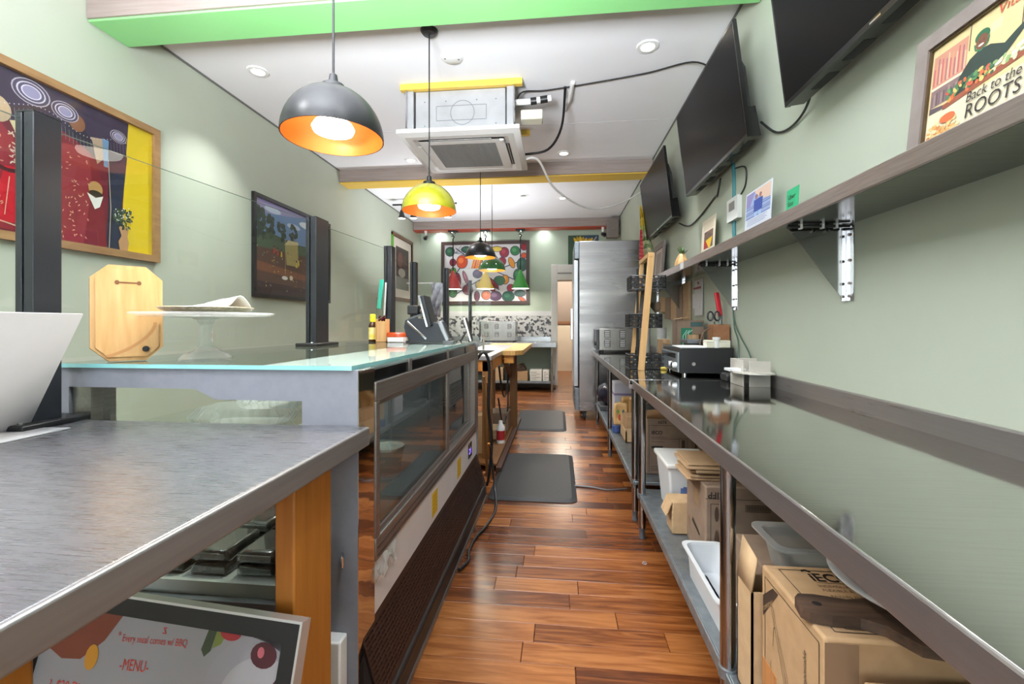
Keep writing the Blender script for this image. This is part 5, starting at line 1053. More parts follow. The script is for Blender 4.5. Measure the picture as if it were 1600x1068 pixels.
# ---------------------------------------------------------------- steel vented ovens
def steel_oven(label, x0, x1, y0, y1, z0, z1):
    t = thing('toaster_oven', label, 'oven', ((x0+x1)/2, (y0+y1)/2, z0), group='steel vented countertop ovens')
    part('casing', MB().box(x0, x1, y0, y1, z0+0.025, z1), noisy('oven_steel', 'b5b2ae', 'a5a29e', (60, 1, 1), 3, 3, 0.24, metal=0.95, coord='World'), t, bev=0.006)
    w_ = x1-x0; h_ = z1-z0-0.025
    for fx in (0.2, 0.58, 0.92) if w_ < 0.5 else (0.16, 0.46, 0.82):
        for fz in (0.72, 0.3):
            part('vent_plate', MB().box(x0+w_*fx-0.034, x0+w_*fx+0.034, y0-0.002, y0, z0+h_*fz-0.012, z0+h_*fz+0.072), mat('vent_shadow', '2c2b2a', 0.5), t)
            mb = MB()
            for k in range(4): mb.box(x0+w_*fx-0.028, x0+w_*fx+0.028, y0-0.006, y0, z0+0.025+h_*fz+0.02*k-0.03, z0+0.025+h_*fz+0.02*k-0.02)
            part('vent_louvers', mb, mat('bright_louver', 'e4e2df', 0.3, 0.4), t, kind='stuff')
    part('control_side', MB().box(x0-0.03, x0, y0+0.01, y1-0.01, z0+0.03, z1-0.01), M_darkgrey, t, bev=0.005)
    for k in range(3): part('knob', MB().cyl((x0-0.03, y0+0.06+0.05*k, z0+0.1), (x0-0.05, y0+0.06+0.05*k, z0+0.1), 0.018, n=12), M_black, t)
    for x in (x0+0.04, x1-0.04):
        for y in (y0+0.04, y1-0.04): part('foot', MB().cyl((x, y, z0), (x, y, z0+0.026), 0.016, n=10), M_black, t)
    return t
steel_oven('steel vented oven on the far prep table before the fridge', 0.475, 0.935, 5.25, 5.54, RZ, 1.147)

# ---------------------------------------------------------------- basket stand and wooden frame
t = thing('wire_basket_stand', 'black three-tier wire basket stand on the prep table', 'basket stand', (0.63, 3.45, RZ))
part('pole', MB().cyl((0.60, 3.46, RZ), (0.60, 3.46, 1.62), 0.009, n=10), M_black, t)
def wire_tier(cx, cy, z, w_, d_, h_):
    mb = MB(); r = 0.0028; n = 9
    cs_ = [(cx-w_/2, cy-d_/2), (cx+w_/2, cy-d_/2), (cx+w_/2, cy+d_/2), (cx-w_/2, cy+d_/2)]
    for k in range(6):
        zz = z+h_*k/5; rr_ = 0.004 if k in (0, 5) else r
        for i in range(4): mb.cyl((*cs_[i], zz), (*cs_[(i+1) % 4], zz), rr_, n=5, caps=False)
    for i in range(4):
        a_, b_ = Vector(cs_[i]), Vector(cs_[(i+1) % 4])
        for k in range(n+1):
            p_ = a_.lerp(b_, k/n); mb.cyl((*p_, z), (*p_, z+h_), r, n=5, caps=False)
            if k < n:
                for q in range(5):
                    if (k+q) % 2: m_ = a_.lerp(b_, (k+0.1)/n); m2 = a_.lerp(b_, (k+0.9)/n); zz = z+h_*(q+0.5)/5; mb.box(min(m_.x, m2.x)-0.001, max(m_.x, m2.x)+0.001, min(m_.y, m2.y)-0.001, max(m_.y, m2.y)+0.001, zz-0.004, zz+0.004)
    for k in range(6): x = cx-w_/2+w_*k/5; mb.cyl((x, cy-d_/2, z), (x, cy+d_/2, z), r, n=5, caps=False)
    return mb
for cx, cy, z, w_ in ((0.645, 3.42, RZ+0.006, 0.245), (0.635, 3.42, 1.175, 0.23), (0.655, 3.42, 1.455, 0.245)):
    part('wire_basket', wire_tier(cx, cy, z, w_, 0.2, 0.098), M_black, t)
part('base_ring', MB().box(0.53, 0.76, 3.33, 3.53, RZ, RZ+0.006), M_black, t)
t = thing('wooden_stand_frame', 'tall pale pine frame leaning in front of the wire baskets', 'wooden frame', (0.60, 3.35, RZ))
part('front_slat', MB().bar((0.592, 3.265, RZ), (0.665, 3.275, 1.71), 0.045, 0.02, (0, 1, 0)), M_pine, t, bev=0.002)
part('rear_slat', MB().bar((0.575, 3.58, RZ), (0.66, 3.60, 1.70), 0.03, 0.02, (0, 1, 0)), M_pine, t, bev=0.002)
part('top_bar', MB().bar((0.655, 3.26, 1.695), (0.655, 3.62, 1.685), 0.03, 0.03), M_pine, t, bev=0.002)

# ---------------------------------------------------------------- appliance and things on it
AX0, AX1, AY0, AY1, AZ0, AZ1 = 0.775, 1.105, 2.94, 3.40, 0.885, 1.048
t = thing('countertop_appliance', 'low black metal appliance with chrome knobs on the near-wall prep table', 'appliance', (0.94, 3.17, RZ))
part('casing', MB().box(AX0, AX1, AY0, AY1, AZ0, AZ1), mat('black_casing', '1b1b1d', 0.42), t, bev=0.004)
part('front_panel', MB().box(AX0-0.012, AX0, AY0+0.005, AY1-0.005, AZ0+0.005, AZ1-0.03), M_steelgal, t, bev=0.003)
part('front_slot', MB().box(AX0-0.014, AX0-0.012, AY0+0.06, AY1-0.03, AZ1-0.07, AZ1-0.04), M_blackgloss, t)
for y in (AY0+0.05, AY0+0.14): part('knob', MB().cyl((AX0-0.012, y, AZ0+0.05), (AX0-0.04, y, AZ0+0.05), 0.024, 0.02, 16), M_chrome, t)
part('badge', MB().cyl((AX0+0.085, AY0-0.002, AZ0+0.06), (AX0+0.085, AY0, AZ0+0.06), 0.012, n=12), M_chrome, t)
for x in (AX0+0.04, AX1-0.04):
    for y in (AY0+0.04, AY1-0.04): part('foot', MB().cyl((x, y, RZ), (x, y, AZ0), 0.016, n=10), M_chrome, t)
solo('dark_tray', 'flat dark slab lying on the appliance behind the cream box', 'tray', MB().box(0.87, 1.0, 3.12, 3.3, AZ1+0.02, AZ1+0.045).box(0.89, 0.98, 3.14, 3.28, AZ1, AZ1+0.02), M_darkgrey, bev=0.004)
solo('paper_stack', 'flat stack of white papers on the appliance top', 'papers', MB().box(0.78, 0.95, 2.96, 3.10, AZ1, AZ1+0.004).obox((0.86, 3.05, AZ1+0.0065), (0.08, 0.02, 0), (-0.015, 0.07, 0), (0, 0, 0.0025)), mat('white_paper', 'eef0f2', 0.7))
t = thing('cream_box', 'cream plastic box on top of the black appliance', 'box', (1.01, 2.99, AZ1))
part('box', MB().box(0.945, 1.09, 2.95, 3.03, AZ1, AZ1+0.048), M_cream, t, bev=0.005); part('lid_line', MB().box(0.944, 1.091, 2.949, 3.031, AZ1+0.036, AZ1+0.039), mat('cream_shadow', 'b5b19e', 0.6), t)
t = thing('white_bottle', 'small white squeeze bottle standing before the brown utensil box', 'bottle', (1.0, 2.91, AZ1))
part('bottle', MB().lathe([(0, 0.0), (0.018, 0), (0.02, 0.04), (0.016, 0.052)], (1.006, 2.962, AZ1+0.048-0.048), 16), M_white, t)
part('cap', MB().lathe([(0.024, 0.05), (0.024, 0.068), (0, 0.07)], (1.006, 2.962, AZ1), 16), M_white, t)
bx0, bx1, by0, by1, bz = 1.015, 1.125, 3.06, 3.16, AZ1
t = thing('utensil_box', 'brown leather-look box holding scissors and a red-handled knife', 'box', ((bx0+bx1)/2, 3.11, bz))
part('box', MB().box(bx0, bx1, by0, by0+0.006, bz, bz+0.15).box(bx0, bx1, by1-0.006, by1, bz, bz+0.15).box(bx0, bx0+0.006, by0, by1, bz, bz+0.15).box(bx1-0.006, bx1, by0, by1, bz, bz+0.15).box(bx0, bx1, by0, by1, bz, bz+0.006), noisy('brown_leather', '9a6b48', '7f5234', (1, 1, 1), 20, 4, 0.5, coord='World'), t, bev=0.003)
part('side_handle', MB().tube([(bx0, 3.11, bz+0.13), (bx0-0.04, 3.11, bz+0.1), (bx0-0.06, 3.11, bz+0.04), (bx0-0.065, 3.11, bz+0.0)], 0.006, 8), mat('dark_strap', '5a4632', 0.6), t)
t = thing('kitchen_knife', 'red-handled knife standing in the brown utensil box', 'knife', (1.08, 3.12, bz+0.01))
part('handle', MB().bar((1.085, 3.12, bz+0.205), (1.06, 3.12, bz+0.365), 0.03, 0.022, (0, 1, 0)), mat('red_handle', 'c4202e', 0.35), t, bev=0.007)
part('blade', MB().bar((1.10, 3.12, bz+0.01), (1.086, 3.12, bz+0.205), 0.028, 0.003, (0, 1, 0)), M_chrome, t)
t = thing('scissors', 'black-handled scissors standing in the brown utensil box', 'scissors', (1.04, 3.10, bz+0.01))
for s in (-1, 1):
    part('blade', MB().bar((1.045+0.006*s, 3.10, bz+0.01), (1.04-0.004*s, 3.10, bz+0.17), 0.012, 0.003, (0, 1, 0)), M_chrome, t)
    part('finger_loop', MB().tube([(1.036+0.022*s+0.018*math.cos(k*PI/6), 3.10, bz+0.205+0.03*math.sin(k*PI/6)) for k in range(13)], 0.006, 6), M_black, t)
t = thing('napkin_holder', 'pale grey crossed-panel napkin holder on the near prep table', 'napkin holder', (1.04, 2.45, RZ))
mn = noisy('pale_grey_board', 'bdb8af', 'b2ada4', (1, 1, 1), 12, 3, 0.5, coord='World')
part('front_panel', MB().box(0.995, 1.10, 2.44, 2.448, RZ, RZ+0.135), mn, t, bev=0.002); part('side_panel', MB().box(0.965, 0.973, 2.45, 2.62, RZ, RZ+0.14), mn, t, bev=0.002); part('rear_panel', MB().box(0.973, 1.10, 2.60, 2.608, RZ, RZ+0.14), mn, t, bev=0.002)
sh = MB(); n = 28; sh.prism([(1.03+0.115*math.cos(2*PI*i/n)*0.95, 2.49+0.14*math.sin(2*PI*i/n)) for i in range(n) if 1.03+0.115*math.cos(2*PI*i/n)*0.95 < 1.112], RZ+0.072, RZ+0.08)
part('round_tray', sh, mat('pale_tray', 'c9c4ba', 0.45), t)
solo('napkins', 'small fan of white napkins in the grey holder', 'napkins', MB().box(0.90, 0.99, 2.47, 2.53, RZ+0.081, RZ+0.094), mat('white_paper', 'eef0f2', 0.7), kind='stuff')
solo('black_pouch', 'small black bag tucked beside the napkin holder', 'bag', MB().box(0.955, 1.02, 2.66, 2.76, RZ, RZ+0.045), M_rubber, bev=0.015, seg=3)
t = thing('straw_carton', 'kraft carton with green straw print standing on the prep table', 'carton', (1.0, 3.58, RZ))
part('carton', MB().box(0.90, 1.10, 3.50, 3.64, RZ, 1.23), M_card3, t, bev=0.003)
part('torn_flap', MB().bar((0.87, 3.5, 1.235), (0.99, 3.5, 1.255), 0.06, 0.004, (0, 0, 1)), M_card, t)
P = Plane((0.90, 3.4995, RZ), (1, 0, 0), (0, 0, 1)); a = MB(); a.rect(P, 0.03, 0.11, 0.17, 0.30, 0.0004, C('1f7a5a')); a.rect(P, 0.1, 0.19, 0.31, 0.345, 0.0004, C('3f5a58'))
for i in range(3): a.line(P, [(0.045+0.02*i, 0.17), (0.045+0.02*i, 0.24+0.012*i), (0.075+0.02*i, 0.285)], 0.005, 0.001, C('b9e0d0'))
a.rect(P, 0.14, 0.185, 0.22, 0.25, 0.0006, C('5a3f2c')); part('carton_print', a, None, t)
for x, y, z, w_, h_, lb in ((0.84, 3.66, RZ, 0.09, 0.21, 'small brown carton standing left of the straw carton'), (1.0, 3.44, RZ, 0.07, 0.25, 'small tan carton before the straw carton')):
    t = thing('small_carton', lb, 'carton', (x, y, z), group='small cartons behind the appliance'); part('carton', MB().box(x-w_/2, x+w_/2, y-0.03, y+0.03, z, z+h_), M_card, t, bev=0.003); part('tape_strip', MB().box(x-0.012, x+0.012, y-0.0315, y+0.0315, z+h_-0.03, z+h_+0.001), M_card2, t)
for x, y, lb in ((0.82, 4.3, 'white paper cup stack beside the wooden frame'), (0.9, 4.0, 'pale blue-grey cup stack behind the small cartons')):
    t = thing('cup_stack', lb, 'cups', (x, y, RZ), group='stacks of paper cups on the far table'); mb = MB()
    for k in range(8): mb.lathe([(0.033, 0.03*k), (0.042, 0.03*k+0.085), (0.044, 0.03*k+0.087)], (x, y, RZ), 16)
    part('cups', mb, M_white, t)
solo('lemon_sachet', 'small yellow packet on the prep table by the basket stand', 'packet', MB().box(0.735, 0.775, 3.28, 3.31, RZ, RZ+0.022), C('c9b04a'), bev=0.006)
# wall papers and bags
t = thing('order_slips', 'bundle of white order slips pinned to the wall under the shelf', 'papers', (XR, 3.74, 1.27))
for k, (z0, z1, y0) in enumerate(((1.42, 1.56, 3.64), (1.27, 1.43, 3.63), (1.33, 1.45, 3.68))):
    part('slip', MB().box(XR-0.008-0.004*k, XR-0.005-0.004*k, y0, y0+0.2, z0, z1), mat('slip_paper', 'dcd8d8', 0.7), t)
part('red_heading', MB().box(XR-0.019, XR-0.016, 3.66, 3.84, 1.485, 1.50).cyl((XR-0.02, 3.72, 1.53), (XR-0.016, 3.72, 1.53), 0.012, n=10), C('a3323a'), t)
t = thing('paper_bag_bundle', 'flat brown paper bags hanging on the wall under the shelf end', 'paper bags', (XR, 4.5, 1.2))
rr = random.Random(6)
for k in range(6):
    y0 = 3.95+0.17*k; z1 = 1.55-0.02*k; z0 = 1.18+0.03*k
    b = MB().box(XR-0.03-0.01*k, XR-0.005, y0, y0+0.22, z0, z1); b.v = [v+Vector((0, rr.uniform(-0.015, 0.015), rr.uniform(-0.03, 0.03))) for v in b.v]
    part('paper_bag', b, M_card3 if k % 2 else M_kraft, t, bev=0.004)
cable('wall_wires', 'thin dark green wires dropping down the wall behind the appliance', [(1.12, 3.0, 1.31), (1.125, 2.97, 1.2), (1.13, 2.9, 1.12), (1.13, 2.78, 1.03), (1.12, 2.7, 0.96)], 0.004, mat('green_wire', '3d5a4c', 0.5))
cable('wall_wires', 'second thin green wire hanging beside the utensil box', [(1.13, 3.02, 1.31), (1.13, 3.0, 1.18), (1.125, 2.93, 1.1), (1.12, 2.90, 1.0), (1.12, 2.88, 0.95)], 0.004, mat('green_wire', '3d5a4c', 0.5))

# ---------------------------------------------------------------- boxes on the under-shelf, near table
UZ = 0.2475
def carton(label, x0, x1, y0, y1, z0, z1, m, name='cardboard_box', flaps=False, group='cardboard boxes under the prep tables'):
    t = thing(name, label, 'box', ((x0+x1)/2, (y0+y1)/2, z0), group=group)
    if flaps:
        b = MB().box(x0, x1, y0, y1, z0, z0+0.005).box(x0, x0+0.005, y0, y1, z0, z1).box(x1-0.005, x1, y0, y1, z0, z1).box(x0, x1, y0, y0+0.005, z0, z1).box(x0, x1, y1-0.005, y1, z0, z1)
        part('carton', b, m, t)
    else: part('carton', MB().box(x0, x1, y0, y1, z0, z1), m, t, bev=0.006, seg=2)
    return t
t = carton('big near cardboard box with drawn straw and dark wooden board on it', 0.50, 0.96, 0.895, 1.157, UZ, 0.608, M_card)
Pt = Plane((0.50, 0.895, 0.608), (1, 0, 0), (0, 1, 0)); a = MB(); ink = C('241d18'); h = 0.0008
a.line(Pt, [(0.03, 0.02), (0.03, 0.24), (0.44, 0.24), (0.44, 0.02), (0.03, 0.02)], 0.0022, h, ink)
text(a, 'iECO', Pt, 0.085, 0.196, 0.046, ink, h, bold=0.028, sx=0.9)
a.poly(Pt, [(0.078, 0.232), (0.088, 0.239), (0.096, 0.230), (0.1, 0.237), (0.092, 0.245), (0.08, 0.242)], h, ink); a.line(Pt, [(0.09, 0.19), (0.2, 0.19)], 0.0015, h, ink)
text(a, 'INDIVIDUALLY WRAPPED', Pt, 0.085, 0.172, 0.013, C('5a4534'), h); text(a, 'FLEXIBLE & BENDABLE STRAW', Pt, 0.085, 0.156, 0.013, C('5a4534'), h); text(a, 'PAILLES FLEXIBLES', Pt, 0.09, 0.134, 0.013, C('5a4534'), h)
a.line(Pt, [(0.055, 0.055), (0.055, 0.03), (0.26, 0.03), (0.26, 0.075)], 0.002, h, ink)
rr = random.Random(1); x = 0.062
while x < 0.25: w_ = rr.choice((0.0015, 0.003, 0.0045)); a.rect(Pt, x, x+w_, 0.036, 0.07, h, ink); x += w_+rr.choice((0.002, 0.003))
part('top_print', a, None, t)
Pl_ = Plane((0.50, 1.157, UZ), (0, -1, 0), (0, 0, 1)); a = MB()
a.line(Pl_, [(0.02, 0.01), (0.02, 0.34), (0.245, 0.34), (0.245, 0.01)], 0.002, h, ink)
a.poly(Pl_, [(0.01, 0.24), (0.01, 0.29), (0.06, 0.335), (0.085, 0.335)], h, C('3a2d24')); text(a, 'COMPOSTABLE', Pl_, 0.016, 0.256, 0.012, M_card, h+.0004, rot=0.75, sx=0.8)
a.line(Pl_, [(0.05, 0.29), (0.155, 0.06), (0.165, 0.065), (0.06, 0.29), (0.05, 0.29)], 0.0015, h, ink); a.line(Pl_, [(0.09, 0.24), (0.16, 0.11)], 0.0012, h, ink); a.line(Pl_, [(0.06, 0.2), (0.064, 0.245), (0.07, 0.25), (0.072, 0.24)], 0.0015, h, ink)
text(a, 'TMWFP', Pl_, 0.235, 0.03, 0.058, ink, h, 0.15, rot=PI/2, bold=0.015, sx=0.85); text(a, 'Compostable', Pl_, 0.20, 0.19, 0.018, ink, h, 0.2, rot=PI/2)
for k in range(4): a.line(Pl_, [(0.05+0.018*k, 0.02), (0.05+0.018*k, 0.16-0.02*k)], 0.0018, h, C('5a4534'))
part('side_print', a, None, t); part('packing_tape', MB().box(0.4992, 0.5, 1.08, 1.15, UZ+0.01, UZ+0.14), mat('packing_tape', 'bd8350', 0.25), t); part('corner_tape', MB().box(0.5, 0.56, 0.8942, 0.895, UZ+0.02, 0.60), mat('brown_tape', '8a6f57', 0.3), t)
t = carton('open cardboard box behind the big near box, holding the clear food pan', 0.48, 0.92, 1.165, 1.255, UZ, 0.53, M_card2, flaps=True)
part('side_flap', MB().raw([(0.482, 1.165, 0.53), (0.482, 1.255, 0.53), (0.50, 1.262, 0.63), (0.50, 1.175, 0.61)], [(0, 1, 2, 3)]), M_card2, t).modifiers.new('thickness', 'SOLIDIFY').thickness = 0.004
# the second open carton the pan rests on
t = carton('cardboard box behind the clear food pan', 0.58, 0.95, 1.28, 1.55, UZ, 0.505, M_card3)
t = thing('food_pan', 'clear plastic food pan resting on boxes under the table', 'food pan', (0.73, 1.35, 0.506))
def pan(x0, x1, y0, y1, z0, z1, rim=0.018, tp=0.02, n=6):
    def rr_(i, z):
        r_ = 0.03; q = []
        for cx_, cy_, a0 in ((x1-i-r_, y1-i-r_, 0), (x0+i+r_, y1-i-r_, PI/2), (x0+i+r_, y0+i+r_, PI), (x1-i-r_, y0+i+r_, 1.5*PI)):
            for k in range(n+1): q.append((cx_+r_*math.cos(a0+PI/2*k/n), cy_+r_*math.sin(a0+PI/2*k/n), z))
        return q
    rings = [rr_(tp+0.03, z0+0.001), rr_(tp, z0), rr_(0.004, z1-0.006), rr_(-rim, z1-0.006), rr_(-rim, z1), rr_(0.002, z1), rr_(tp+0.003, z0+0.005), rr_(tp+0.03, z0+0.005)]
    N = len(rings[0]); vs = [p for r_ in rings for p in r_]; fs = []
    for j in range(len(rings)-1):
        for i in range(N): fs.append((j*N+i, j*N+(i+1) % N, (j+1)*N+(i+1) % N, (j+1)*N+i))
    fs += [tuple(range(N-1, -1, -1)), tuple(range((len(rings)-1)*N, len(rings)*N))]
    return MB().raw(vs, fs)
part('pan', pan(0.60, 0.86, 1.27, 1.42, 0.506, 0.595), glass_thin('milky_clear_plastic', (0.93, 0.95, 0.95), 1.4, 0.15, 0.35, 'e8ecec', 0.3), t)
part('step_line', MB().box(0.625, 0.835, 1.292, 1.295, 0.55, 0.554), M_white, t)
# dark handled board + white bowl on the big box
Pz = Plane((0.49, 0.972, 0.609), (0.98, -0.17, 0), (0.17, 0.98, 0))
t = thing('serving_board', 'dark wooden paddle board lying on the big printed cardboard box', 'serving board', (0.6, 0.92, 0.609))
pl = [(0.0, -0.02), (0.012, -0.034), (0.05, -0.036), (0.10, -0.028), (0.135, -0.04), (0.17, -0.085), (0.42, -0.09), (0.42, 0.09), (0.18, 0.09), (0.14, 0.05), (0.10, 0.034), (0.04, 0.036), (0.01, 0.03), (0.0, 0.015)]
part('board', MB().prism(pl, 0, 0.021, Pz), M_walnut, t, bev=0.003)
part('hang_hole', MB().ell(Pz, 0.035, 0.0, 0.009, 0.007, 0.0222, mat('hole_black', '0c0a09', 0.8), 14), None, t)
t = thing('serving_bowl', 'wide shallow white bowl on top of the big printed box with the dark board', 'bowl', (0.756, 0.985, 0.631), (0.0, 0.0, 0), local=True)
part('bowl', MB().lathe([(0, 0.0), (0.07, 0.0), (0.075, 0.004), (0.13, 0.02), (0.172, 0.036), (0.177, 0.041), (0.17, 0.043), (0.13, 0.028), (0.09, 0.011), (0, 0.009)], (0, 0, 0.0005), 48), mat('white_porcelain', 'e6e6ea', 0.15), t)
t = carton('cardboard box at the bottom edge, nearest under the table', 0.55, 1.0, 0.50, 0.87, UZ, 0.553, M_card)
part('tape', MB().box(0.55, 1.0, 0.66, 0.71, 0.5535, 0.5545), M_card2, t)
t = carton('brown printed cardboard box under the folded kraft bags behind the near table leg', 0.574, 0.90, 1.81, 2.065, UZ, 0.566, M_card3)
Pn = Plane((0.574, 1.81, UZ), (1, 0, 0), (0, 0, 1)); a = MB(); h = 0.0008
text(a, 'CIFP', Pn, 0.075, 0.295, 0.034, ink, h, rot=PI, bold=0.02); a.line(Pn, [(0.02, 0.03), (0.02, 0.25), (0.065, 0.25), (0.065, 0.03), (0.02, 0.03)], 0.0022, h, ink); a.line(Pn, [(0.0, 0.27), (0.32, 0.27)], 0.002, h, ink)
a.ell(Pn, 0.042, 0.21, 0.008, 0.03, h, C('4a3a2e'), 12); a.ell(Pn, 0.042, 0.1, 0.01, 0.05, h, C('5a4838'), 12)
a.line(Pn, [(0.15, 0.25), (0.24, 0.25), (0.24, 0.225), (0.15, 0.225), (0.15, 0.25)], 0.002, h, ink)
x = 0.155
while x < 0.235: a.rect(Pn, x, x+0.003, 0.228, 0.247, h, ink); x += 0.006
a.rect(Pn, 0.17, 0.21, 0.10, 0.115, h, ink); text(a, 'GN ST', Pn, 0.16, 0.075, 0.016, ink, h)
for k in range(4): a.rect(Pn, 0.14, 0.23, 0.05-0.012*k, 0.055-0.012*k, h, ink)
a.poly(Pn, [(0.0, 0.0), (0.07, 0.0), (0.0, 0.03)], h, ink); part('front_print', a, None, t)
Ps = Plane((0.574, 2.065, UZ), (0, -1, 0), (0, 0, 1)); a = MB(); a.line(Ps, [(0.1, 0.2), (0.1, 0.3), (0.19, 0.3), (0.19, 0.2), (0.1, 0.2)], 0.004, h, C('7a5f45')); a.rect(Ps, 0.12, 0.17, 0.21, 0.29, h, C('8f7152')); a.poly(Ps, [(0.08, 0.11), (0.18, 0.09), (0.19, 0.1), (0.09, 0.13)], h, ink); a.poly(Ps, [(0.02, 0.1), (0.06, 0.05), (0.05, 0.12)], h, C('7a5f45')); part('side_print', a, None, t)
# kraft bags folded on it
for k in range(6):
    z = 0.567+0.011*k; y0 = 1.86+0.012*(k % 3); b = MB().box(0.52+0.012*((k*5) % 4), 0.80, y0, y0+0.2, z, z+0.008)
    rr = random.Random(k); b.v = [v+Vector((0, rr.uniform(-0.01, 0.01), 0)) for v in b.v]
    solo('folded_paper_bag', ['bottom folded kraft bag under the near table', 'second folded kraft bag from the bottom under the near table', 'third folded kraft bag under the near table', 'fourth folded kraft bag under the near table', 'fifth folded kraft bag under the near table', 'topmost folded kraft bag under the near table'][k], 'paper bag', b, M_kraft, bev=0.002, group='folded kraft bags under the near table')
t = carton('small cardboard carton with a bent flap beside the white bin', 0.515, 0.62, 2.08, 2.19, UZ, 0.395, M_card2)
part('bent_flap', MB().bar((0.514, 2.13, 0.392), (0.488, 2.13, 0.33), 0.1, 0.004, (1, 0, 0)), M_card2, t)
t = thing('white_bin', 'white lidded plastic bin with blue label under the near table', 'bin', (0.62, 2.38, UZ))
bn = MB().raw([(0.56, 2.28, UZ), (0.74, 2.28, UZ), (0.74, 2.50, UZ), (0.56, 2.50, UZ), (0.54, 2.25, 0.49), (0.76, 2.25, 0.49), (0.76, 2.53, 0.49), (0.54, 2.53, 0.49)], [(3, 2, 1, 0), (4, 5, 6, 7), (0, 1, 5, 4), (1, 2, 6, 5), (2, 3, 7, 6), (3, 0, 4, 7)])
part('bin', bn, mat('white_bin_plastic', 'd6dadd', 0.35), t, bev=0.012, seg=3); part('lid', MB().box(0.528, 0.772, 2.238, 2.542, 0.49, 0.515), M_white, t, bev=0.008)
part('label', MB().box(0.60, 0.64, 2.262, 2.266, 0.36, 0.44).box(0.612, 0.63, 2.2605, 2.262, 0.38, 0.40), C('5a6fa3'), t)
for x0, x1, y0, y1, z0, z1, lb in ((0.485, 0.60, 1.40, 1.78, UZ, 0.36, 'white plastic food pan left of the near table leg'),):
    t = thing('white_food_pan', lb, 'food pan', ((x0+x1)/2, (y0+y1)/2, z0)); part('pan', pan(x0, x1+0.02, y0, y1, z0, z1, 0.012, 0.012), mat('white_bin_plastic', 'd6dadd', 0.35), t)
solo('crumpled_wrap', 'scrap of crumpled clear wrap on the floor beside the near table', 'litter', MB().lathe([(0.0001, 0), (0.012, 0.004), (0.008, 0.012), (0.0001, 0.014)], (0.43, 2.28, 0.0), 7), M_clearpl)
# far table under-shelf
t = carton('tall cardboard box with black print under the far prep table', 0.56, 0.86, 2.9, 3.2, UZ, 0.60, M_card3)
Pn = Plane((0.56, 2.9, UZ), (1, 0, 0), (0, 0, 1)); a = MB(); a.line(Pn, [(0.015, 0.01), (0.015, 0.31), (0.28, 0.31), (0.28, 0.01)], 0.002, h, ink); text(a, 'iECO', Pn, 0.03, 0.255, 0.03, ink, h, bold=0.03)
for z, x1_ in ((0.235, 0.13), (0.225, 0.20), (0.205, 0.11)): a.rect(Pn, 0.03, x1_, z, z+0.003, h, C('5a4534'))
a.rect(Pn, 0.03, 0.1, 0.165, 0.18, h, ink); a.line(Pn, [(0.2, 0.01), (0.2, 0.23), (0.25, 0.23), (0.25, 0.01)], 0.002, h, ink); a.rect(Pn, 0.215, 0.235, 0.17, 0.22, h, C('4a3a2e')); a.line(Pn, [(0.03, 0.05), (0.1, 0.05), (0.1, 0.025), (0.03, 0.025), (0.03, 0.05)], 0.002, h, ink); text(a, 'COMPOST', Pn, 0.034, 0.03, 0.014, ink, h, sx=0.8)
text(a, 'ASTE', Pn, 0.07, 0.322, 0.024, ink, h, bold=0.02)
part('front_print', a, None, t); part('lifted_flap', MB().raw([(0.56, 2.9, 0.60), (0.80, 2.9, 0.60), (0.70, 2.86, 0.68), (0.56, 2.87, 0.655)], [(0, 1, 2, 3)]), M_card, t).modifiers.new('thickness', 'SOLIDIFY').thickness = 0.004
carton('plain tan cardboard box at the wall beside the tall printed box', 0.875, 1.05, 2.85, 3.25, UZ, 0.56, M_card2)
t = thing('wooden_crate', 'shallow open tan tray box under the far table', 'tray', (0.64, 3.8, UZ))
part('tray', MB().box(0.54, 0.75, 3.65, 3.95, UZ, UZ+0.006).box(0.54, 0.75, 3.65, 3.66, UZ, 0.36).box(0.54, 0.75, 3.94, 3.95, UZ, 0.42).box(0.54, 0.55, 3.65, 3.95, UZ, 0.34).box(0.74, 0.75, 3.65, 3.95, UZ, 0.42), M_card2, t); part('upper_tray', MB().box(0.56, 0.74, 3.72, 3.93, 0.26, 0.44), M_card, t, bev=0.003)
rr = random.Random(13)
for k, (x, y, z, c_, lb) in enumerate(((0.55, 4.02, 0.40, 'd9b27a', 'gold snack bag with red and green print under the far table'), (0.62, 4.06, 0.45, 'c9a066', 'tan snack bag behind the gold snack bag'), (0.68, 3.99, 0.46, 'b98f5c', 'brown snack bag beside the table leg'))):
    b = MB(); n = 6
    for i in range(n+1):
        for j in range(n+1): b.v.append(Vector((x-0.055+0.11*i/n, y+0.03*math.sin(PI*i/n)*math.sin(PI*j/n)-0.02, z-0.09+0.19*j/n+rr.uniform(-0.006, 0.006))))
    for i in range(n):
        for j in range(n): q = i*(n+1)+j; b.f.append([q, q+n+1, q+n+2, q+1]); b.m.append(0)
    t = thing('snack_bag', lb, 'snack bag', (x, y, z-0.09), group='snack bags under the far table'); part('bag', b, C(c_, 0.3), t).modifiers.new('thickness', 'SOLIDIFY').thickness = 0.02
    P = Plane((x-0.055, y-0.035, z-0.09), (1, 0, 0), (0, 0, 1)); a = MB()
    if k == 0: a.ell(P, 0.05, 0.07, 0.02, 0.03, 0, C('b8402a'), 10).ell(P, 0.03, 0.12, 0.012, 0.018, 0, C('5f8a3f'), 10).ell(P, 0.075, 0.12, 0.012, 0.02, 0, C('3f6a6a'), 10); part('print', a, None, t)
carton('cardboard box supporting the snack bags under the far table', 0.57, 0.76, 4.06, 4.22, UZ, 0.355, M_card)
solo('blue_tub', 'small blue tub in front of the snack bags', 'tub', MB().cyl((0.51, 4.0, UZ), (0.51, 4.0, 0.31), 0.035, 0.04, 16), C('3a4f86'), bev=0.004)
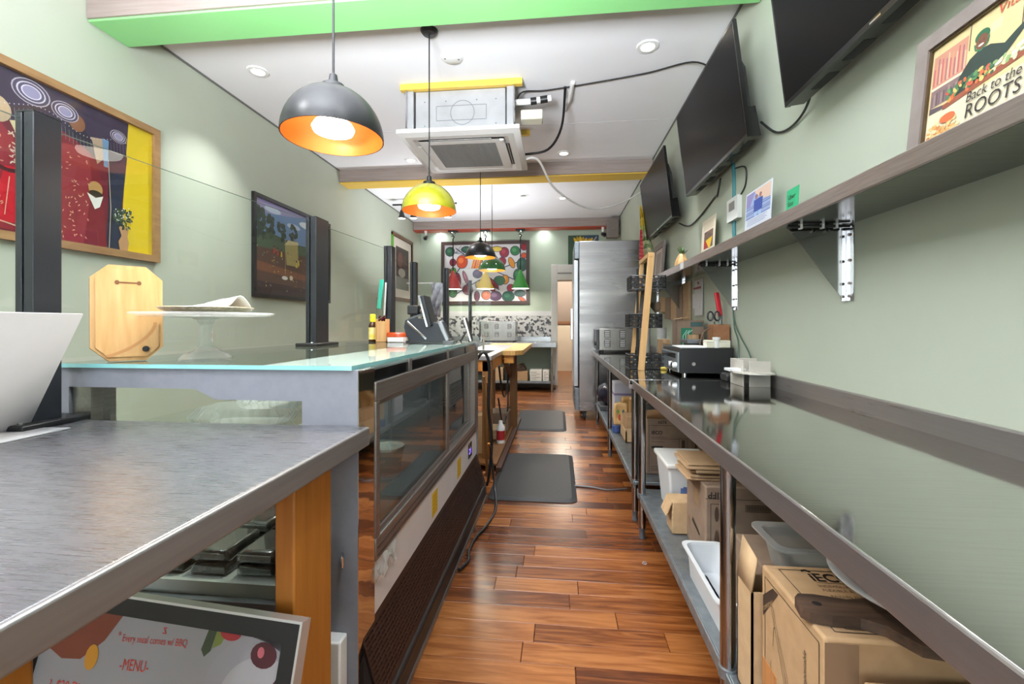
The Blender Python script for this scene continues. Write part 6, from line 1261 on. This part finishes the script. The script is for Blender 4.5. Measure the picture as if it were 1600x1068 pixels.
t = carton('white and lilac carton on the far table under-shelf', 0.55, 0.76, 4.45, 4.7, UZ, 0.62, mat('lilac_carton', 'ccccda', 0.6)); part('printed_band', MB().box(0.549, 0.761, 4.449, 4.701, 0.5, 0.52), C('8b7fa3'), t)
t = thing('bin_bag_roll', 'black glossy bin bag bulging out of a grey tray at the table end', 'bag', (0.56, 5.1, UZ))
b = MB(); n, m_ = 14, 9
for j in range(m_+1):
    for i in range(n):
        an = 2*PI*i/n; el = -PI/2+PI*j/m_; wob = 1+0.12*math.sin(3*an+j)+0.08*math.sin(7*an); b.v.append(Vector((0.57+0.125*math.cos(an)*math.cos(el)*wob, 5.1+0.16*math.sin(an)*math.cos(el)*wob, 0.42+0.13*math.sin(el))))
for j in range(m_):
    for i in range(n): b.f.append([j*n+i, j*n+(i+1) % n, (j+1)*n+(i+1) % n, (j+1)*n+i]); b.m.append(0)
part('bag', b, noisy('black_bag_film', '1c1d2a', '2c2c3c', (1, 1, 1), 12, 4, 0.2, coord='World', bump=0.5, bdist=0.01), t)
part('tray', MB().box(0.46, 0.70, 4.95, 5.26, UZ, 0.30), M_darkgrey, t, bev=0.004)

# ---------------------------------------------------------------- floor mats
for x0, x1, y0, y1, lb in ((-0.485, 0.13, 3.0, 4.1, 'near black anti-fatigue mat on the wooden floor'), (-0.515, 0.095, 5.0, 6.15, 'far black anti-fatigue mat beyond the first mat')):
    t = thing('floor_mat', lb, 'mat', ((x0+x1)/2, (y0+y1)/2, 0), group='black anti-fatigue mats in the aisle')
    def rrect(i, r_):
        q = []
        for cx_, cy_, a0 in ((x1-i-r_, y1-i-r_, 0), (x0+i+r_, y1-i-r_, PI/2), (x0+i+r_, y0+i+r_, PI), (x1-i-r_, y0+i+r_, 1.5*PI)):
            for k in range(6): q.append((cx_+r_*math.cos(a0+PI/2*k/5), cy_+r_*math.sin(a0+PI/2*k/5)))
        return q
    A, B = rrect(0, 0.06), rrect(0.035, 0.04); N = len(A); mb = MB()
    mb.raw([(*p, 0.0005) for p in A]+[(*p, 0.004) for p in A]+[(*p, 0.017) for p in B], [(i, (i+1) % N, N+(i+1) % N, N+i) for i in range(N)]+[(N+i, N+(i+1) % N, 2*N+(i+1) % N, 2*N+i) for i in range(N)])
    part('bevelled_border', mb, M_mat, t)
    part('mat_top', MB().face([(*p, 0.017) for p in B]), M_mat, t)
cable('floor_cable', 'thin grey cable lying across the floor beside the near mat', [(0.12, 3.32, 0.006), (0.25, 3.3, 0.006), (0.36, 3.26, 0.006), (0.5, 3.3, 0.006)], 0.006, M_darkgrey)

# ---------------------------------------------------------------- sink counter with butcher block, left of the aisle
t = thing('sink_counter', 'stainless sink counter on wooden legs with butcher block end beyond the case', 'counter', (-0.8, 4.6, 0))
SXR, SY0, SY1, SZT = -0.56, 3.70, 5.75, 0.93
st = MB(); bx0, bx1, by0, by1 = -0.92, -0.64, 4.0, 4.55
st.box(-0.94, SXR, SY0, by0, SZT-0.035, SZT).box(-0.94, SXR, by1, SY1, SZT-0.035, SZT).box(bx1, SXR, by0, by1, SZT-0.035, SZT).box(-0.94, bx0, by0, by1, SZT-0.035, SZT)
part('steel_top', st, mat('sink_steel', 'c3c3c6', 0.3, 0.8), t)
part('sink_bowl', MB().box(bx0, bx1, by0, by1, 0.74, 0.745).box(bx0, bx0+0.004, by0, by1, 0.745, SZT-0.002).box(bx1-0.004, bx1, by0, by1, 0.745, SZT-0.002).box(bx0, bx1, by0, by0+0.004, 0.745, SZT-0.002).box(bx0, bx1, by1-0.004, by1, 0.745, SZT-0.002), mat('bowl_steel', 'b3b0ac', 0.25, 0.9), t)
part('faucet', MB().tube([(-0.78, 4.62, SZT), (-0.78, 4.62, SZT+0.12), (-0.78, 4.58, SZT+0.15), (-0.78, 4.48, SZT+0.14), (-0.78, 4.46, SZT+0.10)], 0.011, 8), M_chrome, t)
bb = MB(); bb.prism([(-0.56, 4.45), (-0.43, 4.45), (-0.36, 4.55), (-0.36, 6.2), (-0.90, 6.2), (-0.90, 5.76), (-0.56, 5.76)], 0.885, 0.931)
part('butcher_block', bb, M_butcher, t, bev=0.003)
for x, y in ((-0.60, 3.76), (-0.50, 5.0), (-0.92, 3.76), (-0.88, 5.9)): part('leg', MB().box(x-0.04, x+0.04, y-0.04, y+0.04, 0.0, 0.886), M_brownwood, t, bev=0.003)
part('apron', MB().box(-0.92, -0.575, 3.72, 3.745, 0.80, 0.895).box(-0.585, -0.565, 3.76, 5.6, 0.80, 0.895), M_legwood, t)
part('brace', MB().bar((-0.53, 5.0, 0.62), (-0.56, 4.5, 0.87), 0.03, 0.06), M_brownwood, t)
part('corner_block', MB().box(-0.55, -0.45, 4.5, 4.6, 0.80, 0.885), mat('pine_block', 'c98a35', 0.5), t, bev=0.003)
part('floor_rail', MB().box(-0.50, -0.455, 3.55, 5.5, 0.0, 0.045), mat('dark_rail', '43291c', 0.5), t, bev=0.003)
part('lower_shelf', MB().box(-0.94, -0.50, 3.6, 5.6, 0.045, 0.06), M_brownwood, t)
SH = 0.06
for x0, x1, y0, y1, z1, m, lb in ((-0.78, -0.53, 4.7, 5.0, 0.25, M_card3, 'grey-brown carton on the floor shelf of the sink counter'), (-0.72, -0.54, 4.35, 4.6, 0.16, M_card2, 'small tan carton on the floor shelf of the sink counter'), (-0.85, -0.62, 3.85, 4.05, 0.4, M_card, 'tall carton at the near end of the sink counter floor shelf')):
    carton(lb, x0, x1, y0, y1, SH, z1, m, group='cartons under the sink counter')
t = thing('red_bottle', 'red-labelled white bottle under the sink counter', 'bottle', (-0.55, 4.25, SH)); part('bottle', MB().lathe([(0, 0), (0.04, 0), (0.04, 0.15), (0.02, 0.18), (0.018, 0.21), (0, 0.21)], (-0.55, 4.25, SH), 16), M_white, t); part('label', MB().lathe([(0.0405, 0.03), (0.0405, 0.12)], (-0.55, 4.25, SH), 16), C('b3262c'), t)
solo('black_wedge', 'black triangular bag leaning against the far counter leg', 'bag', MB().prism([(-0.7, SH), (-0.52, SH), (-0.52, 0.30)], -5.3, -5.1, Plane((0, 0, 0), (1, 0, 0), (0, 0, 1))), M_rubber, bev=0.01)
for k, (x, y) in enumerate(((-0.53, 3.5), (-0.555, 3.46), (-0.51, 3.42))):
    solo('wooden_stick', ['long broom handle leaning between case and counter, right one', 'long broom handle leaning between case and counter, left one', 'short orange stick between case and counter'][k], 'stick', MB().cyl((x, y, 0.0), (x-0.01, y-0.1, (0.75, 0.8, 0.3)[k]), 0.011, n=8), M_brownwood if k < 2 else M_legwood)
cable('drooping_cable', 'black cord hanging in loops at the end of the display case', [(-0.60, 3.12, 0.9), (-0.53, 3.12, 1.0), (-0.49, 3.15, 0.9), (-0.50, 3.18, 0.6), (-0.48, 3.2, 0.35), (-0.50, 3.2, 0.1), (-0.52, 3.22, 0.02)], 0.011, M_black)
cable('drooping_cable', 'black cable drooping under the butcher block', [(-0.56, 4.2, 0.8), (-0.55, 4.35, 0.55), (-0.55, 4.6, 0.45), (-0.55, 4.85, 0.55), (-0.56, 4.95, 0.8)], 0.01, M_black)
cable('drooping_cable', 'black cable coil on the floor side of the sink counter', [(-0.56, 4.15, 0.5), (-0.55, 4.35, 0.25), (-0.55, 4.6, 0.2), (-0.55, 4.85, 0.28), (-0.56, 4.95, 0.5)], 0.009, M_black)

# ---------------------------------------------------------------- back prep table
t = thing('back_prep_table', 'steel prep table with lower shelf against the back wall', 'table', (-1.1, 8.35, 0))
part('tabletop', MB().box(-2.3, -0.03, 7.82, 8.88, 0.79, 0.87), mat('back_table_steel', 'a9abac', 0.25, 0.95), t, bev=0.005)
part('splash', MB().box(-2.3, -0.145, 8.88, 8.92, 0.79, 0.95), mat('back_table_steel', 'a9abac', 0.25, 0.95), t)
part('shelf', MB().box(-2.28, -0.07, 7.86, 8.86, 0.15, 0.19), M_steelgal, t, bev=0.003)
for x, y in ((-0.11, 7.87), (-0.11, 8.82), (-2.24, 7.87), (-2.24, 8.82), (-1.2, 7.87)): part('leg', MB().cyl((x, y, 0), (x, y, 0.8), 0.023, n=14), mat('leg_steel', 'a9a9ab', 0.2, 1.0), t)
steel_oven('steel vented oven on the back wall table, left of the doorway', -1.42, -0.77, 8.1, 8.5, 0.87, 1.255)
for x0, x1, z1, m, lb in ((-0.50, -0.285, 0.39, mat('white_print_carton', 'dcd9d2', 0.6), 'white printed carton on the lower shelf of the back table'), (-0.27, -0.16, 0.385, mat('white_print_carton', 'dcd9d2', 0.6), 'narrow white carton at the right end of the back table shelf'), (-1.15, -0.98, 0.42, M_card2, 'tan carton on the back table shelf, left of the coil'), (-0.86, -0.54, 0.36, M_card, 'brown carton under a cable coil on the back table shelf')):
    q = carton(lb, x0, x1, 7.9, 8.15, 0.19, z1, m, group='cartons on the back table shelf')
    if 'white' in lb:
        P = Plane((x0, 7.9, 0.19), (1, 0, 0), (0, 0, 1)); a = MB()
        for i in range(5): a.rect(P, 0.02, (x1-x0)*(0.55+0.3*(i % 2)), 0.03+0.03*i, 0.037+0.03*i, 0.001, C('55524d'))
        part('print', a, None, q)
co = MB()
for k in range(3): co.tube([(-0.70+(0.13-0.02*k)*math.cos(a_), 8.0+0.1*math.sin(a_), 0.39+0.03*k+0.03*math.sin(a_*2)) for a_ in [i*PI/8 for i in range(17)]], 0.014, 6)
solo('hose_coil', 'dark coiled hose lying on the brown carton of the back table shelf', 'hose', co, M_walnut)
solo('speaker_box', 'small black box on the back table shelf beside the tan carton', 'box', MB().box(-0.96, -0.89, 7.92, 8.1, 0.19, 0.40), M_black, bev=0.005)
cable('floor_wires', 'dark wires trailing on the floor under the back table', [(-0.9, 8.3, 0.01), (-0.6, 8.2, 0.01), (-0.4, 8.3, 0.01), (-0.2, 8.15, 0.01), (-0.05, 8.3, 0.01)], 0.01, M_black)
# plastic sheet hanging on the wall beyond the guard
b = MB(); n = 10; rr = random.Random(21)
for i in range(n+1):
    for j in range(n+1): b.v.append(Vector((-2.33+0.32*i/n*(0.5+0.5*(1-j/n)), 8.0+0.05*math.sin(i*1.3+j*0.7)+rr.uniform(-0.01, 0.01), 1.95-0.62*j/n+rr.uniform(-0.01, 0.01))))
for i in range(n):
    for j in range(n): q = i*(n+1)+j; b.f.append([q, q+n+1, q+n+2, q+1]); b.m.append(0)
so = solo('hanging_apron', 'white patterned cloth hanging left of the vegetable painting', 'cloth', b, noisy('grey_white_cloth', 'dadde3', '8d93a3', (1, 1, 1), 9, 3, 0.7, coord='World'), smooth=60)
so.modifiers.new('thickness', 'SOLIDIFY').thickness = 0.004
solo('cloth_hook', 'white hook and rail that carries the hanging cloth', 'hook', MB().box(-2.80, -2.30, 8.02, 8.04, 1.95, 1.97).box(-2.34, -2.32, 7.96, 8.03, 1.93, 1.96), M_white)
